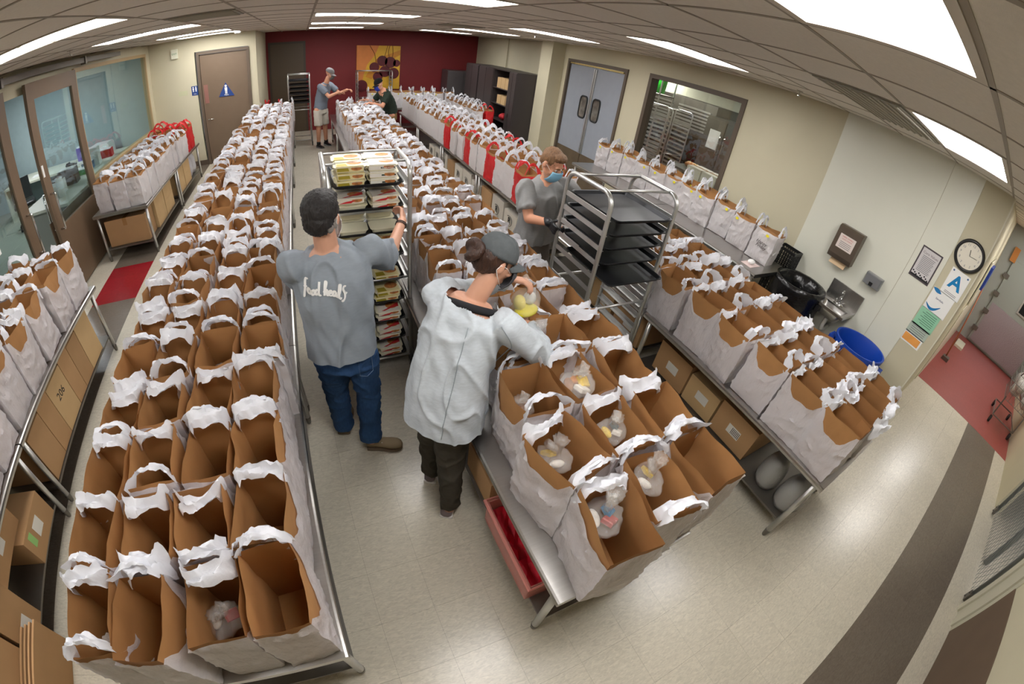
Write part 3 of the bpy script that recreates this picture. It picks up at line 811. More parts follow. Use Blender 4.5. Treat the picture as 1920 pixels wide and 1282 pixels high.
# hand lettering on the end bag of the wall table
fl_ = [c for c in bag0.children if c.name.startswith('plastic_bag')][0]
yy = max(v.co.y for v in fl_.data.vertices if abs(v.co.x) < .09 and .12 < v.co.z < .3) + .002
for k, w_ in enumerate(('Happy', 'Friday')):
    M_ = frameM((.0 - .01 * k, yy, .245 - .05 * k), (-1, 0, 0), (0, 0, 1)) @ Matrix(((1, .3, 0, 0), (0, 1, 0, 0), (0, 0, 1, 0), (0, 0, 0, 1)))
    text('lettering', w_, .058, M_, INK, bag0, .0004)
t = thing('napkin_ball', 'crumpled white paper on a card at the near end of the wall table', 'paper', (4.16, 2.16, .901))
bx('card', (-.1, -.07, 0), (.1, .07, .003), mat('pinkish_card', (224, 204, 200), .6), t)
MB().ell((0, 0, .03), (.05, .04, .028), 10, 7).build('crumple', WHITE, t)
# the farthest bags past the first 300 are joined into one
bags = [o for o in list(COL.objects) if o.get('category') == 'bag']
bpy.context.view_layer.update()
bags.sort(key=lambda o: -(o.location - Vector((0, 0, HC))).length)
over = bags[:max(0, len(bags) - 300)]
fb = MB(); fm = [PAPER, FILM, HANDLE, REDFILM, YELLOW, FILMU]
for t in over:
    for c in list(t.children):
        me = c.data; fb.cm = fm.index(me.materials[0]); M = t.matrix_world @ c.matrix_parent_inverse @ c.matrix_basis
        fb.add([M @ v.co for v in me.vertices], [tuple(p.vertices) for p in me.polygons])
        bpy.data.objects.remove(c)
    bpy.data.objects.remove(t)
if over:
    o = fb.build('distant_grocery_bags', fm, None, True)
    tag(o, 'mass of paper lined white grocery bags packed at the far ends of the tables', 'bags', None, 'stuff')

# clear produce bags lying in or sticking out of the open bags
def produce(x, y, z, r, label, cols, rz=0, knot=.1, parentname='produce_bag'):
    t = thing('produce_bag', label, 'produce bag', (x, y, z), rz, 'knotted clear produce bags')
    rnd = random.Random(int(x * 1000 + y * 77)); b = MB(); rings = []; n = 44; m = 14
    for j in range(m + 1):
        f = j / m
        rad = r * (math.sin(PI * min(1, f * 1.25 + .08)) ** .55 if f < .72 else .16 + .28 * (1 - f) / .28)
        if f >= .72: rad = r * (.16 + .5 * abs(f - .82) * 3)
        zz = f * (r * 1.15) if f < .72 else r * .83 + (f - .72) / .28 * knot
        ring = []
        for k in range(n):
            a = 2 * PI * k / n; q = 1 + .25 * noise.noise(Vector((math.cos(a) * 2.2, math.sin(a) * 2.2, f * 3 + x * 9))) + .16 * math.sin(11 * a + f * 4) * max(0, f - .25)
            ring.append((math.cos(a) * rad * q, math.sin(a) * rad * q * .8, zz))
        rings.append(ring)
    b.loft(rings)
    b.build('film', CLEAR, t, True)
    for k, c in enumerate(cols):
        a = k * 2.4; rr = r * .42
        fm3 = mat('food_%d_%d_%d' % c, c, .5, var=.25, scale=40)
        ctr = (math.cos(a) * r * .42, math.sin(a) * r * .32, r * .40)
        if k % 2: MB().ell(ctr, (rr, rr * .55, rr * .45), 12, 8, Matrix.Rotation(a * 1.7, 3, 'Z')).build('food_item', fm3, t, True)
        else:
            Mx = Matrix.Translation(ctr) @ Euler((.5 * math.cos(a * 3), .5, a * 1.3)).to_matrix().to_4x4()
            MB().loft([[Mx @ Vector((u * rr * .8 * k_, v * rr * .6 * k_, w_)) for u, v in ((-1, -1), (1, -1), (1, 1), (-1, 1))] for k_, w_ in ((.85, -rr * .3), (1, -rr * .2), (1, rr * .2), (.85, rr * .3))]).build('food_item', fm3, t)
    MB().tube([(0, 0, r * .85), (.02, 0, r * 1.1), (.05, .01, r * 1.3), (.03, .02, r * 1.5), (0, .0, r * 1.15)], [.012, .02, .018, .014, .008], 8).build('knot', CLEAR, t, True)
YL, BRN, GRN, BLU, WHT, RED_, ORG = (226, 190, 40), (150, 100, 60), (120, 130, 60), (60, 140, 190), (225, 220, 210), (180, 50, 50), (220, 140, 60)
produce(.82, .46, .98, .10, 'knotted clear bag with blue and white packets in front corner bag', [BLU, WHT, RED_], .4, .14)
produce(1.10, .52, 1.0, .085, 'clear bag with a yellow packet in front centre bag', [YL, WHT], 1, .12)
produce(.80, .80, .95, .085, 'clear bag with small yellow item in second row bag by the aisle', [YL, WHT], 2, .1)
produce(1.12, .82, .98, .085, 'clear bag of grey and yellow packets in the second row centre bag', [(120, 140, 150), YL, WHT], .6, .06)
produce(1.08, 1.10, 1.02, .11, 'bulging clear bag of bread and fruit in third row centre bag', [YL, BRN, WHT, ORG], .2, .05)
produce(.78, 1.12, .93, .085, 'clear bag deep inside the third row bag by the woman', [BRN, WHT], .2, .05)
produce(1.02, 1.42, 1.06, .09, 'clear bag of bread rolls by the woman right elbow', [BRN, WHT], 1.2, .1)
produce(-1.03, .50, .85, .08, 'clear produce bag deep in the nearest bag at bottom left', [GRN, WHT], .5, .12)
produce(-.62, .56, .88, .08, 'clear bag with a red item in the front row bag', [RED_, WHT], .5, .05)
produce(-.42, .80, .84, .07, 'clear bag inside second row bag beside the aisle', [BRN], .5, .05)

# ================================================================ SHEET PAN RACKS
SLIDE = None
def rack(name, label, x0, x1, y0, y1, h, rz, slides, group='sheet pan racks'):
    """rack standing with its open end towards -y; origin at its base corner"""
    t = thing(name, label, 'rack', (x0, y0, 0), rz, group)
    W, D = x1 - x0, y1 - y0; r = .016; base = .13
    for X in (0, W):
        R = .09
        path = [(X, 0, base - .02), (X, 0, h - R)] + arc((X, R, h - R), R, PI, PI / 2, 6, 'yz')[1:] + arc((X, D - R, h - R), R, PI / 2, 0, 6, 'yz') + [(X, D, base - .02)]
        MB().tube(path, r, 10).build('side_frame', ALU, t, True)
        rl = MB()
    for z in slides:
        for X, s in ((0, 1), (W, -1)):
            MB().box((X - .003, .005, z), (X + .003, D - .005, z + .034)).box((min(X, X + s * .036), .005, z - .002), (max(X, X + s * .036), D - .005, z + .001)).build('slide', ALU, t)
    for (Y, Z) in ((.09, h), (D - .09, h), (0, .89), (D, .89), (0, .15), (D, .15)):
        MB().cyl((0, Y, Z), (W, Y, Z), .010, 8).build('cross_bar', ALU, t, True)
    for X in (0, W):
        for Y in (0, D):
            c = MB().cyl((X, Y, .135), (X, Y, .09), .012, 8).box((X - .018, Y - .02, .04), (X - .014, Y + .02, .1)).box((X + .014, Y - .02, .04), (X + .018, Y + .02, .1)).box((X - .018, Y - .02, .095), (X + .018, Y + .02, .105)).build('caster', DSTEEL, t)
            MB().cyl((X - .012, Y, .055), (X + .012, Y, .055), .055, 16).build('wheel', RUBBER, c)
    return t
def pan_mesh(W, D):
    b = MB()
    def rr(w, d, rad, z, n=5):
        pts = []
        for cx, cy, a0 in ((w - rad, d - rad, 0), (-w + rad, d - rad, PI / 2), (-w + rad, -d + rad, PI), (w - rad, -d + rad, 1.5 * PI)):
            for k in range(n): a = a0 + PI / 2 * k / (n - 1); pts.append((cx + rad * math.cos(a), cy + rad * math.sin(a), z))
        return pts
    w, d = W / 2, D / 2
    rings = [rr(w - .022, d - .022, .03, .002), rr(w - .006, d - .006, .035, .023), rr(w, d, .035, .026), rr(w + .001, d + .001, .035, .02), rr(w - .008, d - .008, .035, .019), rr(w - .02, d - .02, .03, -.001)]
    b.loft(rings, cap=True)
    return b.mesh('sheet_pan', TRAYM, False)
# rack of meals
H1 = 1.72
R1S = [.16, .33, .51, .69, .87, 1.06, 1.245, 1.42, 1.58]
rack1 = rack('meal_rack', 'aluminium sheet pan rack loaded with packaged meals in front of the man', .085, .625, 2.6, 3.07, H1, 0, R1S)
PM1 = pan_mesh(.465, .5)
def pkg_mesh():
    """two part tub"""
    def rr(w, d, rad, z, n=4):
        pts = []
        for cx, cy, a0 in ((w - rad, d - rad, 0), (-w + rad, d - rad, PI / 2), (-w + rad, -d + rad, PI), (w - rad, -d + rad, 1.5 * PI)):
            for k in range(n): a = a0 + PI / 2 * k / (n - 1); pts.append((cx + rad * math.cos(a), cy + rad * math.sin(a), z))
        return pts
    b = MB().loft([rr(.072, .052, .02, 0), rr(.085, .064, .022, .036), rr(.09, .069, .024, .038), rr(.09, .069, .024, .041), rr(.084, .063, .02, .042)])
    return b.mesh('tub', mat('meal_tub_cream', (226, 220, 192), .4))
TUB = pkg_mesh()
SLV = {}
for nm_, base in (('yellow', (232, 218, 164)), ('red', (222, 214, 200)), ('white', (236, 232, 222))):
    SLV[nm_] = MB().box((-.074, -.0655, .012), (.074, .0655, .0475)).mesh('sleeve', mat('sleeve_' + nm_, base, .45, var=.04))
FOODM = mat('printed_food', (190, 120, 62), .5, var=.5, scale=45)
SWOOSH = mat('print_red', (196, 40, 40), .45)
OLIVE = mat('print_olive', (168, 150, 40), .45)
DGREEN = mat('print_dark_green', (40, 58, 44), .45)
def disc(cx, cz, rx, rz_, y, n=20): return [(cx + rx * math.cos(2 * PI * k / n), y, cz + rz_ * math.sin(2 * PI * k / n)) for k in range(n)]
def print_mesh(kind):
    out = []
    b = MB()
    b.add([(x * 1, -.0663, z) for x, _, z in disc(.035, .03, .03, .013, 0)], [tuple(range(20))])
    b.add([(.028 + .042 * math.cos(2 * PI * k / 20), .005 + .04 * math.sin(2 * PI * k / 20), .0482) for k in range(20)], [tuple(range(20))])
    out.append(('food_print', b.mesh('food_print', FOODM)))
    c = MB()
    if kind == 'yellow':
        c.add([(-.07, -.0662, .016), (-.005, -.0662, .016), (-.01, -.0662, .036), (-.07, -.0662, .036)], [(0, 1, 2, 3)])
        c.add([(-.07, -.06, .0481), (-.012, -.06, .0481), (-.02, -.01, .0481), (-.07, -.01, .0481)], [(0, 1, 2, 3)])
        out.append(('title_band', c.mesh('title_band', OLIVE)))
    elif kind == 'red':
        p = [(-.03, -.055), (.02, -.03), (.074, -.02), (.074, .03), (.03, .0), (-.01, -.03), (-.05, -.05)]
        c.add([(x, y, .0484) for x, y in p], [tuple(range(7))]); c.add([(-.07, -.0664, .014), (.0, -.0664, .014), (.03, -.0664, .034), (-.03, -.0664, .026)], [(0, 1, 2, 3)])
        out.append(('red_swoosh', c.mesh('red_swoosh', SWOOSH)))
    else:
        c.add([(-.01, -.0662, .02), (.07, -.0662, .02), (.07, -.0662, .03), (-.01, -.0662, .03)], [(0, 1, 2, 3)])
        out.append(('title_band', c.mesh('title_band', DGREEN)))
    return out
PRN = {k: print_mesh(k) for k in SLV}
def meal(x, y, z, rz, kind, label, group, sleeve=True, n=1):
    t = thing('packaged_meal', label, 'meal', (x, y, z), rz, group)
    child('tub', TUB, t)
    if sleeve:
        s = child('sleeve', SLV[kind], t)
        for nme, me in PRN[kind]: child(nme, me, s)
    return t
rk = random.Random(5)
tn = ['lowest', 'second lowest', 'third from bottom', 'fourth from bottom', 'fifth from bottom', 'sixth from bottom', 'third from top', 'second from top', 'top']
for i, z in enumerate(R1S):
    p = child('sheet_pan', PM1, None, (.355, 2.835, z + .001)); tag(p, 'black sheet pan holding meals in the loaded rack, %s level' % tn[i], 'tray', 'pans in the loaded meal rack')
    for a, X in enumerate((.245, .455)):
        for b_, Y in enumerate((2.67, 2.84)):
            if i == 7 and a == 0 and b_ == 0: pass
            kd = 'red' if i < 3 else 'yellow'
            if i == 8: kd = 'yellow' if a == 0 else 'white'
            if i == 7: kd = 'red'
            lv = 2 if i in (0, 1, 2, 3, 7, 8) or rk.random() < .5 else 1
            lv = 3 if i == 8 else lv
            for l in range(lv):
                lab = '%s sleeve packaged meal on %s pan, %s side, %s, %s' % (kd, tn[i], ('left', 'right')[a], ('front', 'back')[b_], ('bottom of stack', 'on top', 'stacked highest')[l])
                if i == 6: lab = lab.replace('yellow sleeve', 'bare cream')
                m_ = meal(X + rk.uniform(-.008, .008), Y + rk.uniform(-.005, .005), z + .004 + .0475 * l, rk.uniform(-.05, .05), kd, lab, 'packaged meals in the loaded rack', sleeve=(i != 6 and not (i == 7 and a == 0 and l == 0)))
                m_.scale = (1.13, 1.1, 1)
for o in list(COL.objects):
    if o.get('label') == 'white sleeve packaged meal on top pan, right side, front, stacked highest':
        text('lettering', 'PALEO BOWLS', .0105, frameM((.03, -.0668, .025), (1, 0, 0), (0, 0, 1)), WHITE, [c for c in o.children if c.name.startswith('sleeve')][0], .0002)
# empty tray rack
rack2 = rack('tray_rack', 'empty aluminium sheet pan rack with black trays pushed by the masked man', 1.67, 2.26, 1.86, 2.36, 1.74, 0, [.2 + .105 * k for k in range(14)])
PM2 = pan_mesh(.51, .56)
for k, dy in enumerate((-.02, 0, .015, .0, -.10)):
    p = child('sheet_pan', PM2, None, (1.965, 2.11 + dy, .2 + .105 * (13 - k) + .001))
    tag(p, 'black sheet pan in the empty rack, %s from the top%s' % (ordn(k + 1), ', sticking out furthest' if k == 4 else ''), 'tray', 'pans in the empty rack')
# far racks
t = rack('tray_rack', 'sheet pan rack of dark trays beside the far man in shorts', -.36, .14, 11.0, 11.55, 1.72, 0, [.2 + .105 * k for k in range(14)])
for k in range(6):
    p = child('sheet_pan', PM1, None, (-.11, 11.27, .2 + .105 * (13 - k) + .001)); tag(p, 'dark sheet pan high in the far rack, %s from the top' % ordn(k + 1), 'tray', 'pans in the far rack')
t = rack('tray_rack', 'empty sheet pan rack in front of the cherry painting', 1.45, 2.4, 12.48, 12.9, 1.66, 0, [.3 + .1 * k for k in range(13)])

# ================================================================ CARTONS
def carton(x0, y0, z0, x1, y1, z1, label, m=CARD, group='cartons below the tables', tape='y', flaps=False):
    t = thing('carton', label, 'box', ((x0 + x1) / 2, (y0 + y1) / 2, z0), 0, group)
    hx, hy, h = (x1 - x0) / 2, (y1 - y0) / 2, z1 - z0
    b = MB()
    for lo, hi in (((-hx, -hy, 0), (hx, hy, .004)), ((-hx, -hy, .004), (-hx + .004, hy, h - .004)), ((hx - .004, -hy, .004), (hx, hy, h - .004)), ((-hx + .004, -hy, .004), (hx - .004, -hy + .004, h - .004)), ((-hx + .004, hy - .004, .004), (hx - .004, hy, h - .004))):
        b.box(lo, hi)
    b.build('body', m, t)
    bx('flap', (-hx, -hy, h - .004), (-.001, hy, h), m, t); bx('flap', (.001, -hy, h - .004), (hx, hy, h), m, t)
    bx('tape', (-.03, -hy - .0006, h * .72), (.03, hy + .0006, h + .0006), TAPE, t)
    return t
# left edge table: upright cartons showing their sides to the gap
yy = 3.45; k = 0
LAB = mat('paper_label', (222, 220, 212), .6)
for w_ in (.30, .22, .2, .3, .2, .26):
    c = carton(-2.75, yy - w_, .19, -2.22, yy - .006, .6 if k % 2 else .63, 'tall brown carton on the shelf below the left edge table, %s from the far end' % ordn(k + 1), CARD if k % 3 else CARDL)
    if k == 3:
        text('handwriting', '206', .09, frameM((.266, 0, .26), (0, 1, 0), (0, 0, 1)), INK, c, .0004)
    yy -= w_; k += 1
for k, (y0, y1, z0, z1) in enumerate(((1.32, 1.72, .19, .42), (1.0, 1.5, .43, .64), (.72, 1.0, .19, .62), (.35, .7, .19, .62))):
    c = carton(-2.8, y0, z0, -2.2 if k != 1 else -2.28, y1 - .006, z1, 'brown carton at the lower left corner under the table, %s one' % ('labelled low', 'upper', 'upright second', 'upright last')[k])
    bx('label', (.3 if k != 1 else .26, -.05, .08), (.3012 if k != 1 else .2612, .05, .18), LAB, c)
    if k == 0: bx('label', (.3, -.14, .1), (.3014, -.09, .2), mat('green_label', (150, 200, 120), .6), c)
for k in range(4): 
    b = MB().box((-.008, -.2, 0), (.008, .2, .38)).build('flat_carton', CARD); b.location = (-2.24 - k * .03, .45, .002 + .0); b.rotation_euler = (0, .04, 0)
    b.location = (-2.2 + .035 * k, .62 + .015 * k, .002); tag(b, 'folded flat brown carton leaning upright by the lower left table, %s sheet' % ordn(k + 1), 'box', 'folded cartons')
# office glass table: end box and two tiers of pale cartons
carton(-2.93, 5.84, .19, -2.32, 6.2, .56, 'large brown carton facing the camera under the office glass table', CARD)
k = 0
for y0 in (6.23, 6.73, 7.62, 8.12):
    for z0, z1 in ((.19, .4), (.402, .62)):
        k += 1
        carton(-2.93, y0, z0, -2.28, y0 + .47, z1, 'pale carton stacked under the office glass table, %s stack, %s tier' % (ordn((k + 1) // 2), 'lower' if k % 2 else 'upper'), CARDL)
# white paper bundle below the far end
for k in range(2):
    MB().lathe([(.1, 0), (.13, .1), (.12, .3), (.06, .4)], n=16).build('white_bundle', FILM, None, True).location = (-2.4, 8.75 + .3 * k, .2)
for o in [o for o in COL.objects if o.name.startswith('white_bundle')]:
    tag(o, 'white wrapped bundle on the shelf below the red bags, %s one' % ('nearer' if o.location.y < 8.9 else 'farther'), 'bundle', 'white bundles')
# under the sink side table
for k, (y0, y1, h, m_) in enumerate(((.62, 1.0, .3, CARD), (1.02, 1.35, .26, CARDL), (1.37, 1.75, .3, CARD), (2.0, 2.4, .32, CARD), (2.45, 2.8, .3, CARDL))):
    c = carton(2.55, y0, .22, 3.1, y1, .22 + h, 'brown carton on the shelf of the sink side table, %s from its open end' % ordn(k + 1), m_)
    bx('label', (-.2762, -.075, .1), (-.275, .05, .18), LAB, c)
    for q in range(7): bx('bar', (-.277, -.07 + q * .012, .11), (-.2762, -.065 + q * .012, .17), INK, c) if k == 0 else None
for k, (yy, rr_) in enumerate(((.17, .14), (.40, .13))):
    t = thing('wrapped_bundle', 'clear wrapped grey bundle on the shelf under the sink side table, %s' % ('at the open end' if k == 0 else 'behind it'), 'bundle', (2.68, yy, .21), .2 * k, 'clear wrapped bundles')
    b = MB(); rings = []
    for j in range(9):
        f = j / 8; rings.append([(math.cos(2 * PI * q / 18) * rr_ * (1.25 - .6 * f ** 3) * (1 + .15 * noise.noise(Vector((q, j, k)))), math.sin(2 * PI * q / 18) * rr_ * .8 * (1 - .5 * f ** 3), f * .24) for q in range(18)])
    b.loft(rings).build('wrap', mat('grey_wrap', (170, 168, 164), .25, alpha=.75, bump=.6, bscale=30), t, True)
    bx('contents', (-rr_ * .8, -rr_ * .5, .01), (rr_ * .8, rr_ * .5, .15), mat('grey_stack', (140, 138, 136), .7), t)
# beyond the masked man: white cartons with a black mark
for k in range(11):
    y0 = 3.98 + .42 * k
    if k % 4 == 3: cm, lb = CARD, 'brown'
    else: cm, lb = CARDW, 'white'
    c = carton(2.45, y0, .21, 2.95, y0 + .38, .21 + (.3, .26, .32)[k % 3], '%s carton on the shelf under the red and white bags, %s from the masked man' % (lb, ordn(k + 1)), cm)
    if cm is CARDW:
        text('mark', 'R', .12, frameM((-.2655, 0, .15), (0, -1, 0), (0, 0, 1)), INK, c, .0004, bold=.004)
        MB().tube([(-.2658, .09 * math.cos(a) , .15 + .07 * math.sin(a)) for a in [x * .3 for x in range(3, 17)]], .004, 4).build('mark_ring', INK, c)
for k in range(7):
    y0 = 4.2 + .75 * k
    carton(2.5, y0, .0, 3.0, y0 + .5, .17, 'low carton on the floor under the red and white bags, %s along' % ordn(k + 1), CARDW if k % 2 else CARD)
# below the front of the middle table: red tote and carton
t = thing('plastic_tote', 'clear pink plastic tote of red material under the middle table front', 'tote', (.82, .70, .25))
tp = mat('tote_plastic', (226, 150, 140), .2, alpha=.55)
b = MB()
for lo, hi in (((-.14, -.26, 0), (.14, .26, .006)), ((-.14, -.26, .006), (-.134, .26, .2)), ((.134, -.26, .006), (.14, .26, .2)), ((-.134, -.26, .006), (.134, -.254, .2)), ((-.134, .254, .006), (.134, .26, .2))): b.box(lo, hi)
b.build('body', tp, t)
MB().tube([(-.15, -.27, .2), (.15, -.27, .2), (.15, .27, .2), (-.15, .27, .2)], .012, 6, closed=True).build('rim', tp, t)
b = MB(); rings = []
for k in range(13):
    rings.append([(-.12 + .24 * q / 10, -.24 + .48 * k / 12, .12 + .06 * noise.noise(Vector((k * .9, q * .9, 3)))) for q in range(11)])
b.loft(rings, cap=False, closed=False); b.build('red_contents', mat('red_contents', (216, 20, 50), .5), t)
t.location = (.75, .72, .22)
carton(.66, 1.05, .21, 1.05, 1.38, .45, 'brown carton behind the tote under the middle table')

# ================================================================ WALL FIXTURES BY THE SINK
struct(bx('trim_7', (XR - .008, .88, .1), (XR - .0005, 2.15, CZ), WHITEP)); struct(bx('trim_8', (XR - .008, .53, .1), (XR - .0005, .876, CZ), WHITEP))
t = thing('towel_dispenser', 'brown steel paper towel dispenser above the hand sink', 'dispenser', (XR - .009, 1.55, 1.27))
DB = mat('dispenser_bronze', (116, 104, 92), .35, .7, var=.06)
b = MB(); b.loft([[(-.1, yy, 0), (-.11, yy, .05), (-.11, yy, .36), (-.08, yy, .38), (0, yy, .38), (0, yy, 0)] for yy in (-.15, .15)])
b.build('case', DB, t)
s_ = bx('label', (-.1125, -.1, .13), (-.1105, .1, .29), mat('dispenser_label', (226, 214, 206), .5), t)
text('lettering', 'PAPER TOWELS', .02, frameM((-.113, 0, .265), (0, -1, 0), (0, 0, 1)), SWOOSH, s_, .0002)
text('lettering', 'PLEASE CONSERVE', .015, frameM((-.113, 0, .24), (0, -1, 0), (0, 0, 1)), SWOOSH, s_, .0002)
for q in range(4): bx('text_line', (-.1133, -.07, .15 + q * .018), (-.1127, .07, .156 + q * .018), mat('grey_print', (120, 120, 124), .6), s_)
b = MB(); b.loft([[(-.03, yy, .01), (-.06, yy, -.02), (-.075, yy, -.07), (-.07, yy, -.07), (-.05, yy, -.02), (-.025, yy, .01)] for yy in (-.1, .1)]); b.build('paper_towel', mat('towel_paper', (214, 186, 150), .9), t)
t = thing('soap_dispenser', 'grey steel soap dispenser right of the towel dispenser', 'dispenser', (XR - .009, 1.10, 1.22))
b = MB(); b.loft([[(0, y, z) for y, z in ((-.1, 0), (.1, 0), (.1, .13), (-.1, .13))], [(-.07, y, z) for y, z in ((-.1, 0), (.1, 0), (.1, .13), (-.1, .13))], [(-.085, y, z) for y, z in ((-.085, .01), (.085, .01), (.085, .12), (-.085, .12))]])
b.build('case', mat('soap_grey', (150, 152, 156), .3, .6), t); bx('button', (-.1, -.02, .01), (-.085, .02, .05), BLACKP, t)
# hand sink
t = thing('hand_sink', 'stainless wall hung hand sink with gooseneck tap', 'sink', (XR - .009, 1.30, .84))
W = .21
b = MB()
b.box((-.02, -W, 0), (0, W, .22)).box((-.4, -W, -.02), (-.34, W, 0)).box((-.34, -W, -.02), (-.12, -W + .05, 0)).box((-.34, W - .05, -.02), (-.12, W, 0)).box((-.12, -W, -.02), (-.02, W, 0))
b.box((-.4, -W, .0), (-.39, W, .012)).box((-.39, -W, 0), (-.02, -W + .01, .012)).box((-.39, W - .01, 0), (-.02, W, .012))
b.build('deck', STEEL, t)
def rrect(x0, x1, y0, y1, r_, z, n=5):
    pts = []
    for cx, cy, a0 in ((x1 - r_, y1 - r_, 0), (x0 + r_, y1 - r_, PI / 2), (x0 + r_, y0 + r_, PI), (x1 - r_, y0 + r_, 1.5 * PI)):
        for k in range(n): a = a0 + PI / 2 * k / (n - 1); pts.append((cx + r_ * math.cos(a), cy + r_ * math.sin(a), z))
    return pts
b = MB(); b.loft([rrect(-.345, -.115, -.165, .165, .05, .001), rrect(-.335, -.125, -.155, .155, .05, -.05), rrect(-.30, -.16, -.12, .12, .05, -.13)], cap=False)
b.f.append(tuple(2 * 20 + i for i in range(20))); b.mi.append(0)
b.build('basin', STEEL, t, True)
f_ = MB().box((-.1, -.06, 0), (-.04, .06, .018)).tube([(-.07, 0, .01), (-.07, 0, .14)] + arc((-.115, 0, .14), .045, 0, PI * .9, 7, 'xz'), .009, 8)
f_ = f_.build('tap', CHROME, t, True)
for s in (-1, 1): MB().cyl((-.07, s * .05, .015), (-.07, s * .05, .045), .012, 8).box((-.105, s * .05 - .006, .045), (-.06, s * .05 + .006, .052)).build('tap_handle', CHROME, f_)
MB().tube([(-.22, 0, -.13), (-.22, 0, -.25), (-.2, 0, -.3), (-.12, 0, -.32), (-.02, 0, -.3)], .025, 10).build('drain_pipe', mat('white_pipe', (220, 216, 206), .5), t, True)
# bins
def bin_(name, label, x, y, r0, r1, h, m, liner=False):
    t = thing(name, label, 'bin', (x, y, 0))
    b = MB(); b.lathe([(r0, 0), (r1 - .01, h - .05), (r1 + .012, h - .045), (r1 + .015, h), (r1 - .004, h), (r1 - .02, h - .05), (r0 - .01, .02)], n=36).build('body', m, t, True, 40)
    for s in (PI / 2, -PI / 2):
        hb = MB().box((r1 - .01, -.07, h - .16), (r1 + .055, .07, h - .09), Matrix.Rotation(s, 4, 'Z')).build('handle', m, t)
    if liner:
        b = MB(); n = 44; rings = []
        for r, z, am in ((r1 + .03, h - .3, .02), (r1 + .035, h - .18, .02), (r1 + .03, h - .04, .012), (r1 + .02, h + .012, .006), (r1 - .012, h + .008, .006), (r1 - .05, h - .1, .02), (r1 - .08, h - .3, .03), (r0 - .04, .1, .03)):
            rings.append([((r + am * noise.noise(Vector((math.cos(q) * 4, math.sin(q) * 4, z * 5)))) * math.cos(q), (r + am * noise.noise(Vector((math.cos(q) * 4, math.sin(q) * 4, z * 5 + 3)))) * math.sin(q), z + am * noise.noise(Vector((math.cos(q) * 6, math.sin(q) * 6, 1)))) for q in [2 * PI * k / n for k in range(n)]])
        b.loft(rings, cap=False).build('liner', LINER, t, True)
    return t
bin_('trash_bin', 'round bin with black liner beside the wall table', 4.63, 1.72, .24, .285, .90, BLACKP, True)
bin_('trash_bin', 'round blue plastic bin below the hand sink', 4.60, .78, .235, .28, .75, BINB)
# crates
t0 = None
for k in range(3):
    t = thing('plastic_crate', 'black slatted plastic crate stack beside the wall table, %s crate' % ('bottom', 'middle', 'top')[k], 'crate', (4.865, 2.12, .36 * k), 0, 'stacked black crates')
    b = MB()
    for s in (-1, 1):
        b.box((s * .1 - .005, -.13, 0), (s * .1 + .005, .13, .03)).box((s * .1 - .005, -.13, .34), (s * .1 + .005, .13, .375)).box((-.1, s * .13 - .005, 0), (.1, s * .13 + .005, .03)).box((-.1, s * .13 - .005, .34), (.1, s * .13 + .005, .375))
        for q in range(9):
            b.box((s * .1 - .003, -.13 + q * .0325, .03), (s * .1 + .003, -.122 + q * .0325, .34)); b.box((-.1 + q * .0245, s * .13 - .003, .03), (-.092 + q * .0245, s * .13 + .003, .34))
        for q in range(6): b.box((s * .1 - .003, -.13, .07 + q * .045), (s * .1 + .003, .13, .078 + q * .045)); b.box((-.1, s * .13 - .003, .07 + q * .045), (.1, s * .13 + .003, .078 + q * .045))
    b.box((-.1, -.13, 0), (.1, .13, .008)); b.build('frame', BLACKP, t)
# poster, clock, certificates
def sheet(name, label, y, z, w, h, m, tilt=0):
    t = thing(name, label, 'notice', (XR - (.009 if .53 < y < 2.15 else .001), y, z))
    t.rotation_euler = (tilt, 0, 0)
    bx('sheet', (-.004, -w / 2, -h / 2), (0, w / 2, h / 2), m, t)
    return t
PF = lambda y, z, x=-.0048: frameM((x, y, z), (0, -1, 0), (0, 0, 1))
GP = mat('grey_print', (120, 120, 124), .6)
t = sheet('core_values_poster', 'framed grey poster titled Core Values on the white wall panel', .70, 1.73, .24, .34, mat('poster_dark_border', (74, 66, 70), .5))
bx('page', (-.0048, -.105, -.155), (-.004, .105, .155), mat('poster_page', (206, 202, 202), .5), t)
text('lettering', 'Core Values', .036, PF(0, .11, -.0055), mat('poster_title', (110, 90, 96), .5), t, .0003)
for k in range(11): bx('text_line', (-.0054, -.075 + (k % 3) * .006, .075 - k * .016), (-.0049, .075, .081 - k * .016), GP, t)
for k in range(9): MB().cyl((-.0049, -.09 + k * .0225, -.13 + .012 * (k % 3)), (-.0056, -.09 + k * .0225, -.13 + .012 * (k % 3)), .009, 10).build('silhouette', INK, t)
bx('silhouette_strip', (-.0054, -.105, -.155), (-.0049, .105, -.135), INK, t)
t = thing('wall_clock', 'round black rimmed wall clock above the letter grade card', 'clock', (XR - .001, .355, 2.06))
Rm = Matrix.Rotation(-PI / 2, 4, 'Y')
b = MB(); rings = []
for r, d in ((.155, 0), (.165, -.02), (.15, -.04), (.135, -.035), (.132, -.02)): rings.append([(d, r * math.cos(2 * PI * k / 40), r * math.sin(2 * PI * k / 40)) for k in range(40)])
b.loft(rings, cap=False).build('rim', BLACKP, t, True)
MB().cyl((0, 0, 0), (-.02, 0, 0), .134, 40).build('face', mat('clock_face', (228, 222, 206), .5), t)
for k in range(1, 13):
    a = PI / 2 - 2 * PI * k / 12
    text('numeral', str(k), .034, PF(-math.cos(a) * .105, math.sin(a) * .105, -.0205), GP, t, .0003)
